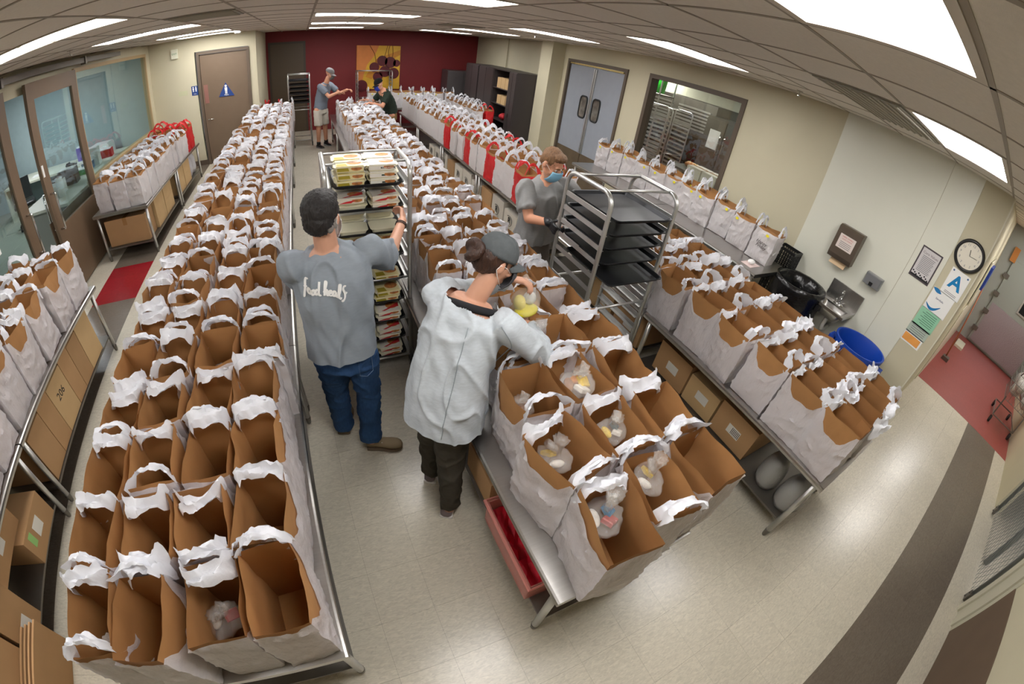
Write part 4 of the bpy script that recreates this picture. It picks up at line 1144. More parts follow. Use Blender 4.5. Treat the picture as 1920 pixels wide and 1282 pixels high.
for a, l, w_ in ((.42, .06, .006), (-.15, .085, .004)):   # hands
    a = PI / 2 - a if l == .06 else .1
    b = MB(); d = Vector((0, -math.cos(a if l != .06 else PI / 2 + .25), math.sin(a if l != .06 else PI / 2 + .25)))
    b.cyl((-.024, 0, 0), Vector((-.024, 0, 0)) + d * l, w_ / 2, 6).build('hand', INK, t)
t = sheet('grade_card', 'white card with large blue letter A under the clock', .34, 1.745, .22, .28, WHITE)
text('lettering', 'A', .2, PF(0, 0.01), mat('grade_blue', (0, 128, 190), .4), t, .0003, bold=.006)
for s in (-1, 1): MB().cyl((-.0042, s * .085, .115), (-.005, s * .085, .115), .01, 12).build('seal', mat('seal_blue', (60, 100, 150), .5), t)
for k in range(2): bx('text_line', (-.005, -.07, -.105 - k * .014), (-.0042, .07, -.1 - k * .014), GP, t)
t = sheet('certificate', 'white certificate with blue swooshes below the letter grade card', .385, 1.49, .26, .24, WHITE)
SB = mat('swoosh_blue', (30, 120, 180), .4)
MB().tube([(-.0044, .12 - .16 * q / 8, -.06 - .05 * math.sin(q / 8 * PI) + .03 * q / 8) for q in range(9)], [.003 + .014 * math.sin(q / 8 * PI) for q in range(9)], 6).build('swoosh', SB, t).scale = (.05, 1, 1)
MB().tube([(-.0044, .13 - .1 * q / 6, .11 - .02 * q / 6) for q in range(7)], [.004 + .02 * math.sin(q / 6 * PI) for q in range(7)], 6).build('swoosh', SB, t).scale = (.05, 1, 1)
text('lettering', 'ServSafe', .028, PF(.01, .03), mat('print_navy', (60, 60, 110), .5), t, .0003)
for o in t.children:
    if o.name.startswith('swoosh'): o.location.x = -.004
t = sheet('permit_sheet', 'pale green permit sheet below the certificate', .40, 1.27, .24, .21, mat('permit_green', (150, 206, 172), .5))
for k in range(7): bx('text_line', (-.005, -.09, .07 - k * .022), (-.0042, .05 + .03 * (k % 2), .076 - k * .022), mat('print_green', (80, 120, 100), .5), t)
t = sheet('permit_sheet', 'grey green printed sheet between the green and orange sheets', .41, 1.12, .24, .12, mat('permit_grey', (178, 192, 178), .5))
for k in range(4): bx('text_line', (-.005, -.09, .035 - k * .022), (-.0042, .09, .041 - k * .022), GP, t)
t = sheet('orange_card', 'orange card lowest of the notices under the clock', .42, 1.01, .24, .12, WHITE)
bx('orange_field', (-.005, -.1, -.045), (-.0042, .1, .04), mat('card_orange', (232, 160, 80), .5, var=.1), t)
# corridor things
t = thing('cleaning_rack', 'white tool rack with blue pad on the corridor wall', 'rack', (7.2, YC - .012, 1.3))
bx('board', (0, -.02, 0), (1.5, 0, .7), wp, t)
bx('blue_pad', (.3, -.06, .25), (1.1, -.02, .62), mat('pad_blue', (24, 54, 140), .6), t)
t = thing('floor_squeegee', 'wood handled floor squeegee leaning on the corridor wall', 'squeegee', (8.9, YC - .05, 0))
MB().tube([(0, -.12, .03), (.75, .02, 1.45)], .014, 8).build('handle', mat('wood_handle', (150, 84, 50), .5), t, True)
MB().box((-.1, -.2, 0), (.06, -.06, .07)).build('head', DSTEEL, t)
t = thing('door_stop_plate', 'white scuffed plate on the red floor by the cooler door', 'plate', (10.2, -.06, .002))
bx('plate', (0, -.1, 0), (.6, .1, .05), wp, t)
# shopping cart
t = thing('shopping_cart', 'grey wire shopping cart with wrapped goods at the right edge', 'cart', (8.0, -1.42, 0), .05)
b = MB()
for z in (.45, .6, .75, .9): b.tube([(0, -.25, z), (0, .25, z), (.85, .2, z), (.85, -.2, z)], .005, 5, closed=True)
for q in range(9): b.tube([(.1 * q, .25 - .006 * q, .45), (.1 * q, .25 - .006 * q, .95)], .003, 4).tube([(.1 * q, -.25 + .006 * q, .45), (.1 * q, -.25 + .006 * q, .95)], .003, 4)
for q in range(7): b.tube([(0, -.25 + .083 * q, .45), (0, -.25 + .083 * q, .95)], .003, 4).tube([(0, -.25 + .083 * q, .45), (.85, -.2 + .066 * q, .45)], .003, 4)
b.build('basket', GALV, t)
MB().tube([(-.12, -.25, 1.0), (-.12, .25, 1.0)], .016, 8).tube([(0, .25, .9), (-.12, .25, 1.0)], .01, 6).tube([(0, -.25, .9), (-.12, -.25, 1.0)], .01, 6).build('handle', BLACKP, t)
MB().tube([(0, .24, .5), (-.05, .24, .15), (.8, .2, .14), (.8, -.2, .14), (-.05, -.24, .15), (0, -.24, .5)], .012, 6).tube([(-.05, -.24, .15), (-.05, .24, .15)], .01, 6).build('chassis', DSTEEL, t)
for X, Y in ((-.03, .23), (-.03, -.23), (.78, .19), (.78, -.19)): MB().cyl((X, Y - .015, .06), (X, Y + .015, .06), .06, 14).build('wheel', RUBBER, t)
g_ = thing('wrapped_goods', 'clump of clear wrapped goods piled in the shopping cart', 'goods', (8.4, -1.42, .47), .05)
for k in range(6): MB().ell((.1 * (k % 3) * 2 - .2, .12 * (k // 3) * 2 - .12, .12 + .14 * (k % 2)), (.13, .1, .12), 12, 8).build('wrapped_item', mat('wrapped_goods', (190, 186, 180), .3, var=.3, scale=14, bump=.8, bscale=25), g_, True)

# ================================================================ CABINETS AT THE FAR RIGHT
def cabinet(label, x0, x1, y0, y1, h, m, face='x', shelves=False):
    t = thing('storage_cabinet', label, 'cabinet', (x0, y0, 0), 0, 'metal storage cabinets')
    W, D = x1 - x0, y1 - y0; b = MB()
    if shelves:
        for lo, hi in (((0, 0, 0), (W, .02, h)), ((0, D - .02, 0), (W, D, h)), ((W - .02, .02, 0), (W, D - .02, h)), ((0, .02, h - .02), (W - .02, D - .02, h)), ((0, .02, 0), (W - .02, D - .02, .08))): b.box(lo, hi)
        b.build('body', m, t)
        for z in (.45, .85, 1.22, 1.58): bx('shelf', (.01, .02, z), (W - .02, D - .02, z + .02), m, t)
    else:
        b.box((.02, 0, 0), (W, D, h)) if face == 'x' else b.box((0, .02, 0), (W, D, h))
        b.build('body', m, t)
        for s in (0, 1):
            if face == 'x': d = bx('door', (0, .01 + s * D / 2, .06), (.02, D / 2 - .005 + s * D / 2, h - .02), m, t); bx('handle', (-.02, D / 2 - .03 + s * .05, 1.0), (0, D / 2 - .02 + s * .05, 1.15), CHROME, d)
            else: d = bx('door', (.01 + s * W / 2, 0, .06), (W / 2 - .005 + s * W / 2, .02, h - .02), m, t); bx('handle', (W / 2 - .03 + s * .05, -.02, 1.0), (W / 2 - .02 + s * .05, 0, 1.15), CHROME, d)
    return t
cabinet('charcoal cabinet nearest the cream pillar', 4.22, 4.72, 8.53, 8.56 + .03, 2.03, DARKCAB) if False else None
cabinet('charcoal cabinet showing its broad side next to the cream pillar', 4.24, 4.985, 8.54, 8.9, 2.03, DARKCAB)
cabinet('open charcoal shelf cabinet holding brown boxes', 4.26, 4.985, 8.92, 9.8, 2.03, DARKCAB, shelves=True)
cabinet('charcoal two door cabinet past the open shelves', 4.26, 4.985, 9.82, 10.74, 2.03, DARKCAB)
cabinet('farthest charcoal cabinet on the right wall', 4.26, 4.985, 10.8, 11.7, 2.03, DARKCAB)
cabinet('lower grey metal cabinet against the red wall corner', 3.95, 4.9, 12.3, 12.9, 1.75, GREYCAB, face='y')
for k, (yy, z) in enumerate(((8.98, 1.6), (9.2, 1.6), (9.42, 1.6), (9.1, 1.24), (9.34, 1.24))):
    carton(4.3, yy, z, 4.6, yy + .2, z + (.24 if z > 1.5 else .2), 'small pale brown box on the %s shelf of the open cabinet, %s' % ('top' if z > 1.5 else 'third', ordn(k + 1 if k < 3 else k - 2)), CARDL, 'boxes in the open cabinet')
t = thing('red_bundle', 'crumpled red bundle on a lower shelf of the open cabinet', 'bundle', (4.42, 9.3, .872))
MB().ell((0, 0, .08), (.12, .14, .08), 14, 9).build('fabric', mat('red_bundle', (200, 40, 50), .6, bump=1, bscale=20), t, True)

# ================================================================ OFFICE BEHIND THE GLASS
OW = mat('office_wall_blue', (160, 176, 178), .8, var=.04)
wall('wall_office', [((-9, YR, 0), (XL - .1, YR + .1, ZT)), ((-9, 2.4, 0), (-8.9, YR, ZT)), ((-8.9, 2.4, 0), (XL - .1, 2.5, ZT))], OW)
DW = mat('desk_offwhite', (206, 206, 190), .45)
t = thing('office_desk', 'long off-white office counter behind the glass', 'desk', (-6.9, 9.2, 0))
bx('worktop', (0, 0, .72), (3.4, .95, .76), DW, t)
for x in (1.9,):
    c = bx('drawer_cabinet', (x, .03, .02), (x + .5, .9, .715), mat('drawer_grey', (186, 186, 170), .5), t)
    for z in (.06, .39): bx('drawer_front', (x + .01, .015, z), (x + .49, .03, z + .3), mat('drawer_front', (196, 196, 180), .5), c)
for x in (0, 3.34): bx('end_panel', (x, .02, 0), (x + .05, .93, .72), DW, t)
t = thing('letter_tray', 'grey stacked plastic letter drawers under the office counter', 'organizer', (-5.55, 9.3, .05))
for z in range(5): bx('drawer', (0, -.02, z * .13), (.45, .3, z * .13 + .1), mat('smoke_plastic', (96, 100, 104), .3), t)
t = thing('office_chair', 'dark mesh back office chair at the counter', 'chair', (-6.0, 8.6, 0), .6)
b = MB(); b.loft([rrect(-.24, .24, -.23, .23, .08, .45), rrect(-.25, .25, -.24, .24, .08, .49), rrect(-.23, .23, -.22, .22, .08, .52)]).build('seat', BLACKP, t, True)
b = MB(); b.loft([[(-.22, -.24 - .03 * z, .62 + z * .42), (.22, -.24 - .03 * z, .62 + z * .42), (.2, -.27 - .03 * z, .62 + z * .42), (-.2, -.27 - .03 * z, .62 + z * .42)] for z in (0, .5, 1)]).build('backrest', mat('mesh_back', (60, 62, 64), .8), t)
MB().cyl((0, 0, .1), (0, 0, .46), .03, 10).build('column', CHROME, t)
for k in range(5): MB().tube([(0, 0, .1), (.28 * math.cos(k * 1.257), .28 * math.sin(k * 1.257), .07)], .018, 6).ell((.28 * math.cos(k * 1.257), .28 * math.sin(k * 1.257), .035), (.03, .03, .034), 8, 6).build('leg', BLACKP, t)
t = thing('desk_phone', 'black desk phone and purple folder box on the office counter', 'phone', (-5.25, 9.4, .76))
b = MB(); b.loft([[(0, y, 0), (.2, y, 0), (.2, y, .03), (0, y, .06)] for y in (0, .18)]).build('base', BLACKP, t); MB().cyl((.03, .02, .07), (.03, .16, .07), .02, 8).build('handset', BLACKP, t)
t = thing('folder_box', 'purple folder box standing on the office counter', 'box', (-5.1, 9.75, .76))
bx('body', (0, 0, 0), (.24, .12, .28), mat('purple', (88, 74, 160), .5), t); bx('papers', (.02, .02, .281), (.22, .1, .31), WHITE, t)
for k, (x, y) in enumerate(((-6.2, 9.45), (-4.4, 9.5), (-4.0, 9.3))):
    t = thing('paper_pile', 'pile of white papers on the office counter, %s' % ('near the chair', 'past the phone', 'by the glass')[k], 'papers', (x, y, .76), .3 * k, 'paper piles')
    for q in range(3): bx('paper', (0, 0, q * .006), (.3, .22, q * .006 + .005), WHITE, t, Matrix.Rotation(.12 * q, 4, 'Z'))
t = thing('printer', 'white printer on the office counter behind the glass', 'printer', (-4.75, 9.75, .76))
b = MB(); b.loft([[(0, y, 0), (.45, y, 0), (.45, y, .2), (.42, y, .24), (.03, y, .24), (0, y, .2)] for y in (0, .36)]).build('body', WHITE, t); bx('paper_slot', (.06, -.01, .05), (.39, .0, .12), BLACKP, t); bx('tray', (.08, -.14, .04), (.37, 0, .05), WHITE, t)
t = thing('side_counter', 'low white counter against the glass with office clutter', 'counter', (-4.35, 5.95, 0))
bx('worktop', (0, 0, .88), (.9, 3.2, .92), DW, t); bx('body', (.05, .05, 0), (.85, 3.15, .88), mat('counter_grey', (150, 152, 144), .6), t)
for k, (y, c, w_, h) in enumerate(((7.6, (230, 230, 226), .3, .2), (8.1, (60, 66, 70), .3, .24), (8.6, (70, 150, 90), .26, .08), (9.1, (206, 208, 204), .3, .3), (9.6, (196, 40, 40), .4, .14), (8.9, (90, 120, 150), .2, .12))):
    t = thing('office_item', '%s office item on the low counter behind glass' % ('white', 'black', 'green', 'pale grey', 'red', 'blue grey')[k], 'office item', (-3.95, y - 1.0, .92), .2, 'clutter on the low counter')
    bx('body', (-w_ / 2, -.12, 0), (w_ / 2, .12, h), mat('item%d' % k, c, .5), t); bx('top', (-w_ / 2 + .02, -.1, h), (w_ / 2 - .02, .1, h + .012), BLACKP if k == 0 else WHITE, t)
t = thing('paper_roll', 'white paper towel roll standing behind the glass', 'roll', (-3.75, 6.4, .92)); MB().cyl((0, 0, 0), (0, 0, .28), .06, 18).build('roll', WHITE, t, True); MB().cyl((0, 0, .28), (0, 0, .284), .02, 12).build('core', CARD, t)
bx('office_table_top', (-8.5, 3.4, .72), (-7.4, 6.4, .76), DW).name = 'office_table'
tag(bpy.data.objects['office_table'], 'grey office table at the far left behind the door', 'table')

# ================================================================ KITCHEN BEHIND THE WINDOW
KW = mat('kitchen_wall', (196, 196, 176), .6, var=.04)
wall('wall_kitchen', [((10, YC + .15, 0), (10.1, 13, ZT)), ((XR + TH, 12.9, 0), (10, 13, ZT)), ((XR + TH, YC + .15, 0), (10, YC + .2, ZT))], KW)
t = rack('kitchen_rack', 'large bright empty sheet pan rack seen through the kitchen window', 6.1, 6.85, 6.4, 7.0, 1.95, .25, [.2 + .085 * k for k in range(20)], 'kitchen racks')
t = rack('kitchen_rack', 'second sheet pan rack farther in the kitchen', 7.3, 7.9, 6.9, 7.5, 1.9, -.1, [.3 + .1 * k for k in range(15)], 'kitchen racks')
# wall ovens with louvres
t = thing('oven_bank', 'stainless oven bank with dark louvres in the kitchen', 'oven', (8.4, 6.6, 0))
bx('body', (0, 0, 0), (.9, 2.6, 2.2), DSTEEL, t)
for q in range(2):
    for z in range(7): bx('louvre', (-.03, .15 + q * 1.25, 1.5 + z * .08), (0, 1.2 + q * 1.25, 1.54 + z * .08), ALU, t)
    bx('oven_door', (-.04, .15 + q * 1.25, .5), (0, 1.2 + q * 1.25, 1.35), mat('dark_glass', (30, 34, 36), .1), t)
t = thing('refrigerator', 'dark steel two door refrigerator with white notice in the kitchen', 'refrigerator', (8.0, 5.35, 0))
bx('body', (.03, 0, 0), (.8, 1.15, 2.0), DSTEEL, t)
for q in range(2):
    d = bx('door', (0, .01 + q * .575, .1), (.03, .565 + q * .575, 1.95), DSTEEL, t); MB().tube([(-.0, .5 + q * .13, 1.1), (-.05, .5 + q * .13, 1.15), (-.05, .5 + q * .13, 1.6), (0, .5 + q * .13, 1.65)], .013, 6).build('handle', CHROME, d, True)
bx('notice', (-.004, .68, 1.3), (0, .98, 1.72), WHITE, t)
t = thing('kitchen_counter', 'stainless kitchen counter below the window view', 'counter', (6.5, 4.2, 0))
bx('worktop', (0, 0, .9), (1.0, 1.75, .94), STEEL, t); bx('shelf', (.05, .05, .25), (.95, 1.7, .28), DSTEEL, t)
for X in (.04, .92): 
    for Y in (.04, 1.68): bx('leg', (X, Y, 0), (X + .04, Y + .04, .9), ALU, t)
bx('side_cabinet', (0, 1.3, .3), (.3, 1.74, .9), mat('counter_cream', (210, 200, 170), .5), t)
t = thing('bread_loaf', 'brown loaf of bread on the kitchen counter', 'bread', (6.85, 5.6, .942)); MB().ell((0, 0, .06), (.1, .18, .065), 14, 9).build('loaf', mat('bread_crust', (176, 112, 54), .7, var=.1), t, True)
for q in range(4): MB().ell((0, -.12 + .07 * q, .115), (.06, .008, .012), 8, 5).build('score', mat('bread_flour', (220, 196, 150), .8), t)
t = thing('metal_pans', 'stack of steel pans on the kitchen counter', 'pan', (7.1, 4.8, .942)); MB().lathe([(.16, 0), (.2, .1), (.21, .1), (.19, .02)], n=24).build('pan', DSTEEL, t, True); MB().tube([(.2, 0, .09), (.4, 0, .12)], .012, 6).build('handle', CHROME, t)
for k in range(6):
    carton(5.6, 3.7 + .33 * (k % 3), .75 + .26 * (k // 3), 5.95, 4.0 + .33 * (k % 3), 1.0 + .26 * (k // 3), 'white printed box piled inside the kitchen by the window, %s row, %s' % ('lower' if k < 3 else 'upper', ordn(k % 3 + 1)), CARDW, 'boxes piled in the kitchen')
t = thing('kitchen_table', 'steel table carrying the white boxes inside the kitchen', 'table', (5.5, 3.6, 0)); bx('top', (0, 0, .7), (.6, 1.3, .748), DSTEEL, t)
for X in (.03, .53):
    for Y in (.03, 1.23): bx('leg', (X, Y, 0), (X + .04, Y + .04, .7), ALU, t)
t = thing('green_container', 'bright green container on a high kitchen shelf', 'container', (7.6, 7.75, 2.15)); MB().lathe([(.1, 0), (.12, .3), (.125, .31)], n=20).build('body', mat('bright_green', (40, 190, 50), .5), t, True); MB().lathe([(.128, .3), (.128, .33), (.05, .34)], n=20).build('lid', mat('bright_green2', (60, 210, 70), .5), t)
t = thing('high_shelf', 'wire shelf unit in the kitchen corner', 'shelf', (7.4, 7.55, 0))
for z in (.3, .9, 1.5, 2.1): bx('shelf', (0, 0, z), (.5, .9, z + .03), DSTEEL, t)
for X in (0, .47):
    for Y in (0, .87): bx('post', (X, Y, 0), (X + .03, Y + .03, 2.5), ALU, t)
# kitchen and office ceiling lamps: plain fixtures giving the rooms their own light
for k, (x, y, e, lab) in enumerate(((6.9, 4.5, 26, 'ceiling light panel inside the kitchen over the counter'), (6.9, 7.5, 26, 'ceiling light panel inside the kitchen over the racks'), (8.6, 9.5, 26, 'ceiling light panel deep in the kitchen'), (-7.6, 3.3, 24, 'ceiling light panel in the office near its door'), (-6.4, 8.2, 24, 'ceiling light panel in the office over the counter'))):
    t = thing('room_light', lab, 'light', (x, y, CZ + .004), 0, 'lights of the adjoining rooms')
    bx('frame', (-.03, -.03, -.02), (1.25, .64, 0), mat('light_frame', (206, 196, 182), .5), t)
    bx('diffuser', (0, 0, -.026), (1.22, .61, -.0205), emitmat('room_diffuser', (.92, .97, 1) if k > 2 else (1, .97, .9), e), t)

# ================================================================ PEOPLE
V = Vector
def remesh(b, voxel, smooth, name, m, parent, O, fold=0.0, fs=(9, 9, 5), seed=0, cut=None, hole=None):
    me = bpy.data.meshes.new('tmp'); O = V(O)
    me.from_pydata([V(v) - O for v in b.v], [], b.f); me.update()
    o = bpy.data.objects.new('tmp', me); COL.objects.link(o)
    r = o.modifiers.new('r', 'REMESH'); r.mode = 'VOXEL'; r.voxel_size = voxel
    if smooth:
        s = o.modifiers.new('s', 'SMOOTH'); s.factor = .5; s.iterations = smooth
    dg = bpy.context.evaluated_depsgraph_get(); dg.update()
    out = bpy.data.meshes.new_from_object(o.evaluated_get(dg))
    bpy.data.objects.remove(o); bpy.data.meshes.remove(me)
    if fold:
        off = V((seed * 3.3, seed, 7)); co = []
        for v in out.vertices:
            p = v.co; n = v.normal
            q = noise.noise(V((p.x * fs[0], p.y * fs[1], p.z * fs[2])) + off)
            q2 = noise.noise(V((p.x * fs[0] * 2.3 + p.z * 6, p.y * fs[1] * 2.3, p.z * fs[2] * 1.7)) + off)
            ridge = max(0, 1 - abs(q) * 4.5) ** 1.5
            co.append(p + n * fold * (.9 * ridge + .7 * q2))
        for v, c in zip(out.vertices, co): v.co = c
    if cut:
        bm = bmesh.new(); bm.from_mesh(out)
        for c, nn in cut:
            bmesh.ops.bisect_plane(bm, geom=bm.verts[:] + bm.edges[:] + bm.faces[:], plane_co=V(c) - O, plane_no=V(nn), clear_outer=True)
        bm.to_mesh(out); bm.free()
    if hole:      # neck opening: drop the faces above a plane near a point
        c, nn, rad = V(hole[0]) - O, V(hole[1]).normalized(), hole[2]
        bm = bmesh.new(); bm.from_mesh(out)
        bmesh.ops.delete(bm, geom=[v for v in bm.verts if (v.co - c).length < rad and (v.co - c).dot(nn) > 0], context='VERTS')
        bm.to_mesh(out); bm.free()
    out.materials.clear(); out.materials.append(m)
    out.polygons.foreach_set('use_smooth', [True] * len(out.polygons)); out.name = name
    return link(bpy.data.objects.new(name, out), parent)
def loft_body(b, secs, fwd, n=24, e=2.4, grow=0):
    """stack of elliptical sections; fwd = facing direction(s)"""
    rings = []; P = [V(s[0]) for s in secs]
    for i, s in enumerate(secs):
        t = (P[min(i + 1, len(P) - 1)] - P[max(i - 1, 0)]).normalized()
        f = V(s[3]) if len(s) > 3 else V(fwd); rt = f.cross(t).normalized() if abs(f.dot(t)) < .98 else V((1, 0, 0)); f2 = t.cross(rt).normalized()
        ring = []
        for k in range(n):
            a = 2 * PI * k / n; c, q = math.cos(a), math.sin(a)
            ring.append(P[i] + rt * math.copysign(abs(c) ** (2 / e), c) * (s[1] + grow) + f2 * math.copysign(abs(q) ** (2 / e), q) * (s[2] + grow))
        rings.append(ring)
    b.loft(rings)
def hand(b, wrist, d, nrm, side, curl=.5, s=1.0, spread=0.0):
    d = V(d).normalized(); nrm = (V(nrm) - d * V(nrm).dot(d)).normalized(); sd = d.cross(nrm).normalized() * side
    w = V(wrist)
    for k in range(4):
        u = (-.027 + .018 * k) * s
        b.cap(w + sd * u * .5, .013 * s, w + d * .085 * s + sd * u, .0115 * s, 8)
        p = w + d * .085 * s + sd * u; L = (.036, .042, .04, .031)[k] * s; ang = 0; dd = d
        r = .0088 * s
        for q, f in enumerate((1, .72, .58)):
            ang += curl * (1.0 if q == 0 else 1.15)
            dd = d * math.cos(ang) + nrm * math.sin(ang) + sd * spread * (k - 1.5) * .3
            p2 = p + dd.normalized() * L * f; b.cap(p, r, p2, r * .92, 8); p = p2; r *= .93
    b.ell(w + d * .045 * s, (.01, .01, .01))
    t0 = w + d * .025 * s - sd * .022 * s; t1 = t0 - sd * .034 * s + d * .026 * s + nrm * .012 * s; t2 = t1 + d * .03 * s - sd * .006 * s + nrm * .018 * s * (1 + curl); t3 = t2 + d * .024 * s + nrm * .012 * s
    b.cap(t0, .013 * s, t1, .0115 * s, 8).cap(t1, .0112 * s, t2, .0098 * s, 8).cap(t2, .0098 * s, t3, .0085 * s, 8)
def headM(c, f, up=(0, 0, 1)):
    f = V(f).normalized(); u = (V(up) - f * V(up).dot(f)).normalized(); r = f.cross(u)
    M = Matrix((r, f, u)).transposed().to_4x4(); M.translation = V(c); return M
def head(b, M, s=1.0):
    R3 = M.to_3x3(); P = lambda x, y, z: M @ V((x * s, y * s, z * s))
    E = lambda c, r: b.ell(P(*c), [q * s for q in r], 18, 12, R3)
    E((0, -.012, .03), (.076, .096, .088)); E((0, .022, -.028), (.063, .072, .084)); E((0, .055, -.088), (.04, .036, .028))
    E((0, .02, -.07), (.055, .05, .04))
    b.cap(P(0, .093, .012), .008 * s, P(0, .112, -.028), .013 * s, 8)
    b.cap(P(-.034, .08, .024), .012 * s, P(.034, .08, .024), .012 * s, 8)
    for q in (-1, 1):
        E((q * .078, -.008, -.012), (.011, .02, .031)); E((q * .04, .066, -.03), (.024, .022, .022)); E((q * .012, .1, -.034), (.009, .01, .008))
    E((0, .09, -.06), (.024, .01, .006)); E((0, .089, -.07), (.021, .01, .007))
def eyes(M, parent, O, s=1.0, brow=None):
    O = V(O)
    for q in (-1, 1):
        c = M @ V((q * .031 * s, .0815 * s, .002 * s)) - O; f = M.to_3x3() @ V((0, 1, 0))
        e = MB().ell(c, (.0115 * s, .010 * s, .0058 * s), 14, 8, M.to_3x3()).build('eye', mat('eye_white', (226, 222, 216), .2), parent, True)
        MB().cyl(c + f * .0085 * s, c + f * .0108 * s, .0048 * s, 12).build('iris', mat('iris_brown', (50, 40, 34), .2), e)
        if brow: MB().tube([M @ V((q * x * s, y * s, z * s)) - O for x, y, z in ((.014, .098, .027), (.032, .096, .033), (.05, .084, .028))], [.004 * s, .005 * s, .002 * s], 6).build('eyebrow', brow, parent, True)
def mask(M, parent, O, m, s=1.0, loops=WHITE):
    O = V(O); b = MB(); rows = []
    for j in range(11):
        v = j / 10; z = -.01 - .108 * v; row = []
        for i in range(17):
            u = (i / 16 - .5) * 2; a = u * 1.12
            R = (.066 + .012 * math.sin(v * PI)) ; y = .034 + (.088 + .018 * math.sin(v * PI * .9)) * math.cos(a) ** .8 - .03 * v * v
            x = R * 1.02 * math.sin(a); z2 = z - .012 * (1 - abs(u)) * (-1 + 2 * v) * .6 + .0025 * math.sin(v * 26)
            if v == 0: y -= .002
            row.append(M @ V((x * s, (y + .0015 * math.sin(v * 26)) * s, (z2 + .012 * (1 - u * u) * (1 - v)) * s)) - O)
        rows.append(row)
    b.loft(rows, cap=False, closed=False)
    o = b.build('face_mask', m, parent, True)
    sol = o.modifiers.new('thickness', 'SOLIDIFY'); sol.thickness = .002
    for q in (-1, 1):
        MB().tube([M @ V((q * x * s, y * s, z * s)) - O for x, y, z in ((.062, .06, -.02), (.078, .02, -.0), (.084, -.02, .005), (.083, -.03, -.02), (.078, -.005, -.05), (.06, .05, -.095))], .0016 * s, 5).build('ear_loop', loops, o, True)
    return o
def cap_hat(M, parent, O, m, s=1.0, brim_m=None):
    O = V(O); b = MB(); rings = []; n = 32
    for j in range(11):
        th = PI / 2 * j / 10; z = .028 + .098 * math.sin(th); q = math.cos(th) ** .75
        rings.append([M @ V(((.086 * q + .001) * math.cos(a) * s, (-.012 + (.108 * q + .001) * math.sin(a)) * s, (z - .008 * math.sin(a) * (1 - j / 10)) * s)) - O for a in [2 * PI * k / n for k in range(n)]])
    b.loft(rings); o = b.build('cap', m, parent, True)
    bb = MB(); rows = []
    for j in range(7):
        v = j / 6; row = []
        for i in range(15):
            u = (i / 14 - .5) * 2; a = u * 1.05
            rr = .096 + .085 * v * math.cos(a * .8) ** .5
            row.append(M @ V((math.sin(a) * (.084 + .004 * v) * s, (-.012 + math.cos(a) * .104 + v * .082 * (1 - u * u * .75)) * s, (.026 - .026 * u * u - .014 * v) * s)) - O)
        rows.append(row)
    bb.loft(rows, cap=False, closed=False)
    br = bb.build('brim', brim_m or m, o, True); sol = br.modifiers.new('thickness', 'SOLIDIFY'); sol.thickness = .004
    MB().ell(M @ V((0, -.012 * s, .127 * s)) - O, (.008 * s, .008 * s, .004 * s), 10, 6, M.to_3x3()).build('button', m, o, True)
    for k in range(6):
        a = k * PI / 3 + .52
        MB().tube([M @ V(((.0865 * math.cos(th) ** .75) * math.cos(a) * s, (-.012 + .1085 * math.cos(th) ** .75 * math.sin(a)) * s, (.0285 + .098 * math.sin(th)) * s)) - O for th in [PI / 2 * q / 8 for q in range(9)]], .0012 * s, 4).build('seam', brim_m or m, o)
    return o
def shoe(heel, toe, parent, O, m, sole=WHITE, laces=WHITE, w=.048, up=.075):
    """heel and toe are ground points"""
    O = V(O); h = V(heel) - O; t = V(toe) - O; d = (t - h); L = d.length; d.normalize(); r = V((d.y, -d.x, 0)).normalized(); u = V((0, 0, 1)) if abs(d.z) < .3 else r.cross(d) * -1
    if u.z < 0: u = -u
    prof = [(-.02, .55, .5), (.0, .85, .9), (.12, .92, 1.05), (.3, .88, .95), (.5, .92, .72), (.7, 1.05, .56), (.86, .98, .48), (.97, .7, .36), (1.02, .3, .22)]
    b = MB(); s = MB(); r1 = []; r2 = []
    for f, ww, hh in prof:
        c = h + d * L * f; ring = []
        for k in range(16):
            a = 2 * PI * k / 16; z = (math.sin(a) * .5 + .5)
            ring.append(c + r * math.cos(a) * w * ww * (1 - .25 * max(0, math.sin(a))) + u * (.02 + (up * hh - .02 + .02) * z))
        r1.append(ring)
        r2.append([c + r * x * (w * ww + .004) + u * z for x, z in ((-1, .002), (1, .002), (1.02, .022), (-1.02, .022))])
    b.loft(r1); s.loft(r2)
    o = b.build('shoe', m, parent, True); s.build('sole', sole, o)
    for k in range(4):
        c = h + d * L * (.36 + .08 * k) + u * (up * (.93 - .1 * k) + .006); MB().tube([c - r * .026, c + u * .006, c + r * .026], .0035, 5).build('lace', laces, o)
    return o
def limb(b, pts, rs):
    for i in range(len(pts) - 1): b.cap(pts[i], rs[i], pts[i + 1], rs[i + 1], 16)
def frust(b, pts, rs, n=20):
    b.tube(pts, rs, n)

# ---------------- man loading the meal rack (grey T-shirt, jeans), seen from behind
O = (.07, 1.9, 0)
man = thing('person', 'man in grey tee reading food heals and blue jeans, reaching into the meal rack', 'person', O)
F = V((.13, .99, 0)).normalized()
Hc = V((.035, 1.90, 1.70)); HM1 = headM(Hc, (.38, .9, -.18))
sR, sL = V((.25, 1.93, 1.475)), V((-.13, 1.87, 1.475))
eR, wR = V((.395, 2.15, 1.31)), V((.53, 2.40, 1.415))
eL, wL = V((-.09, 2.16, 1.27)), V((.15, 2.34, 1.25))
b = MB()
secs = [((.06, 1.91, .90), .16, .115), ((.06, 1.9, 1.0), .155, .12), ((.05, 1.9, 1.12), .145, .115), ((.05, 1.895, 1.28), .165, .12), ((.05, 1.895, 1.42), .18, .115), ((.05, 1.9, 1.5), .13, .085), ((.045, 1.9, 1.54), .065, .06)]
loft_body(b, secs, F)
b.cap((.045, 1.895, 1.5), .062, (.037, 1.9, 1.62), .056)
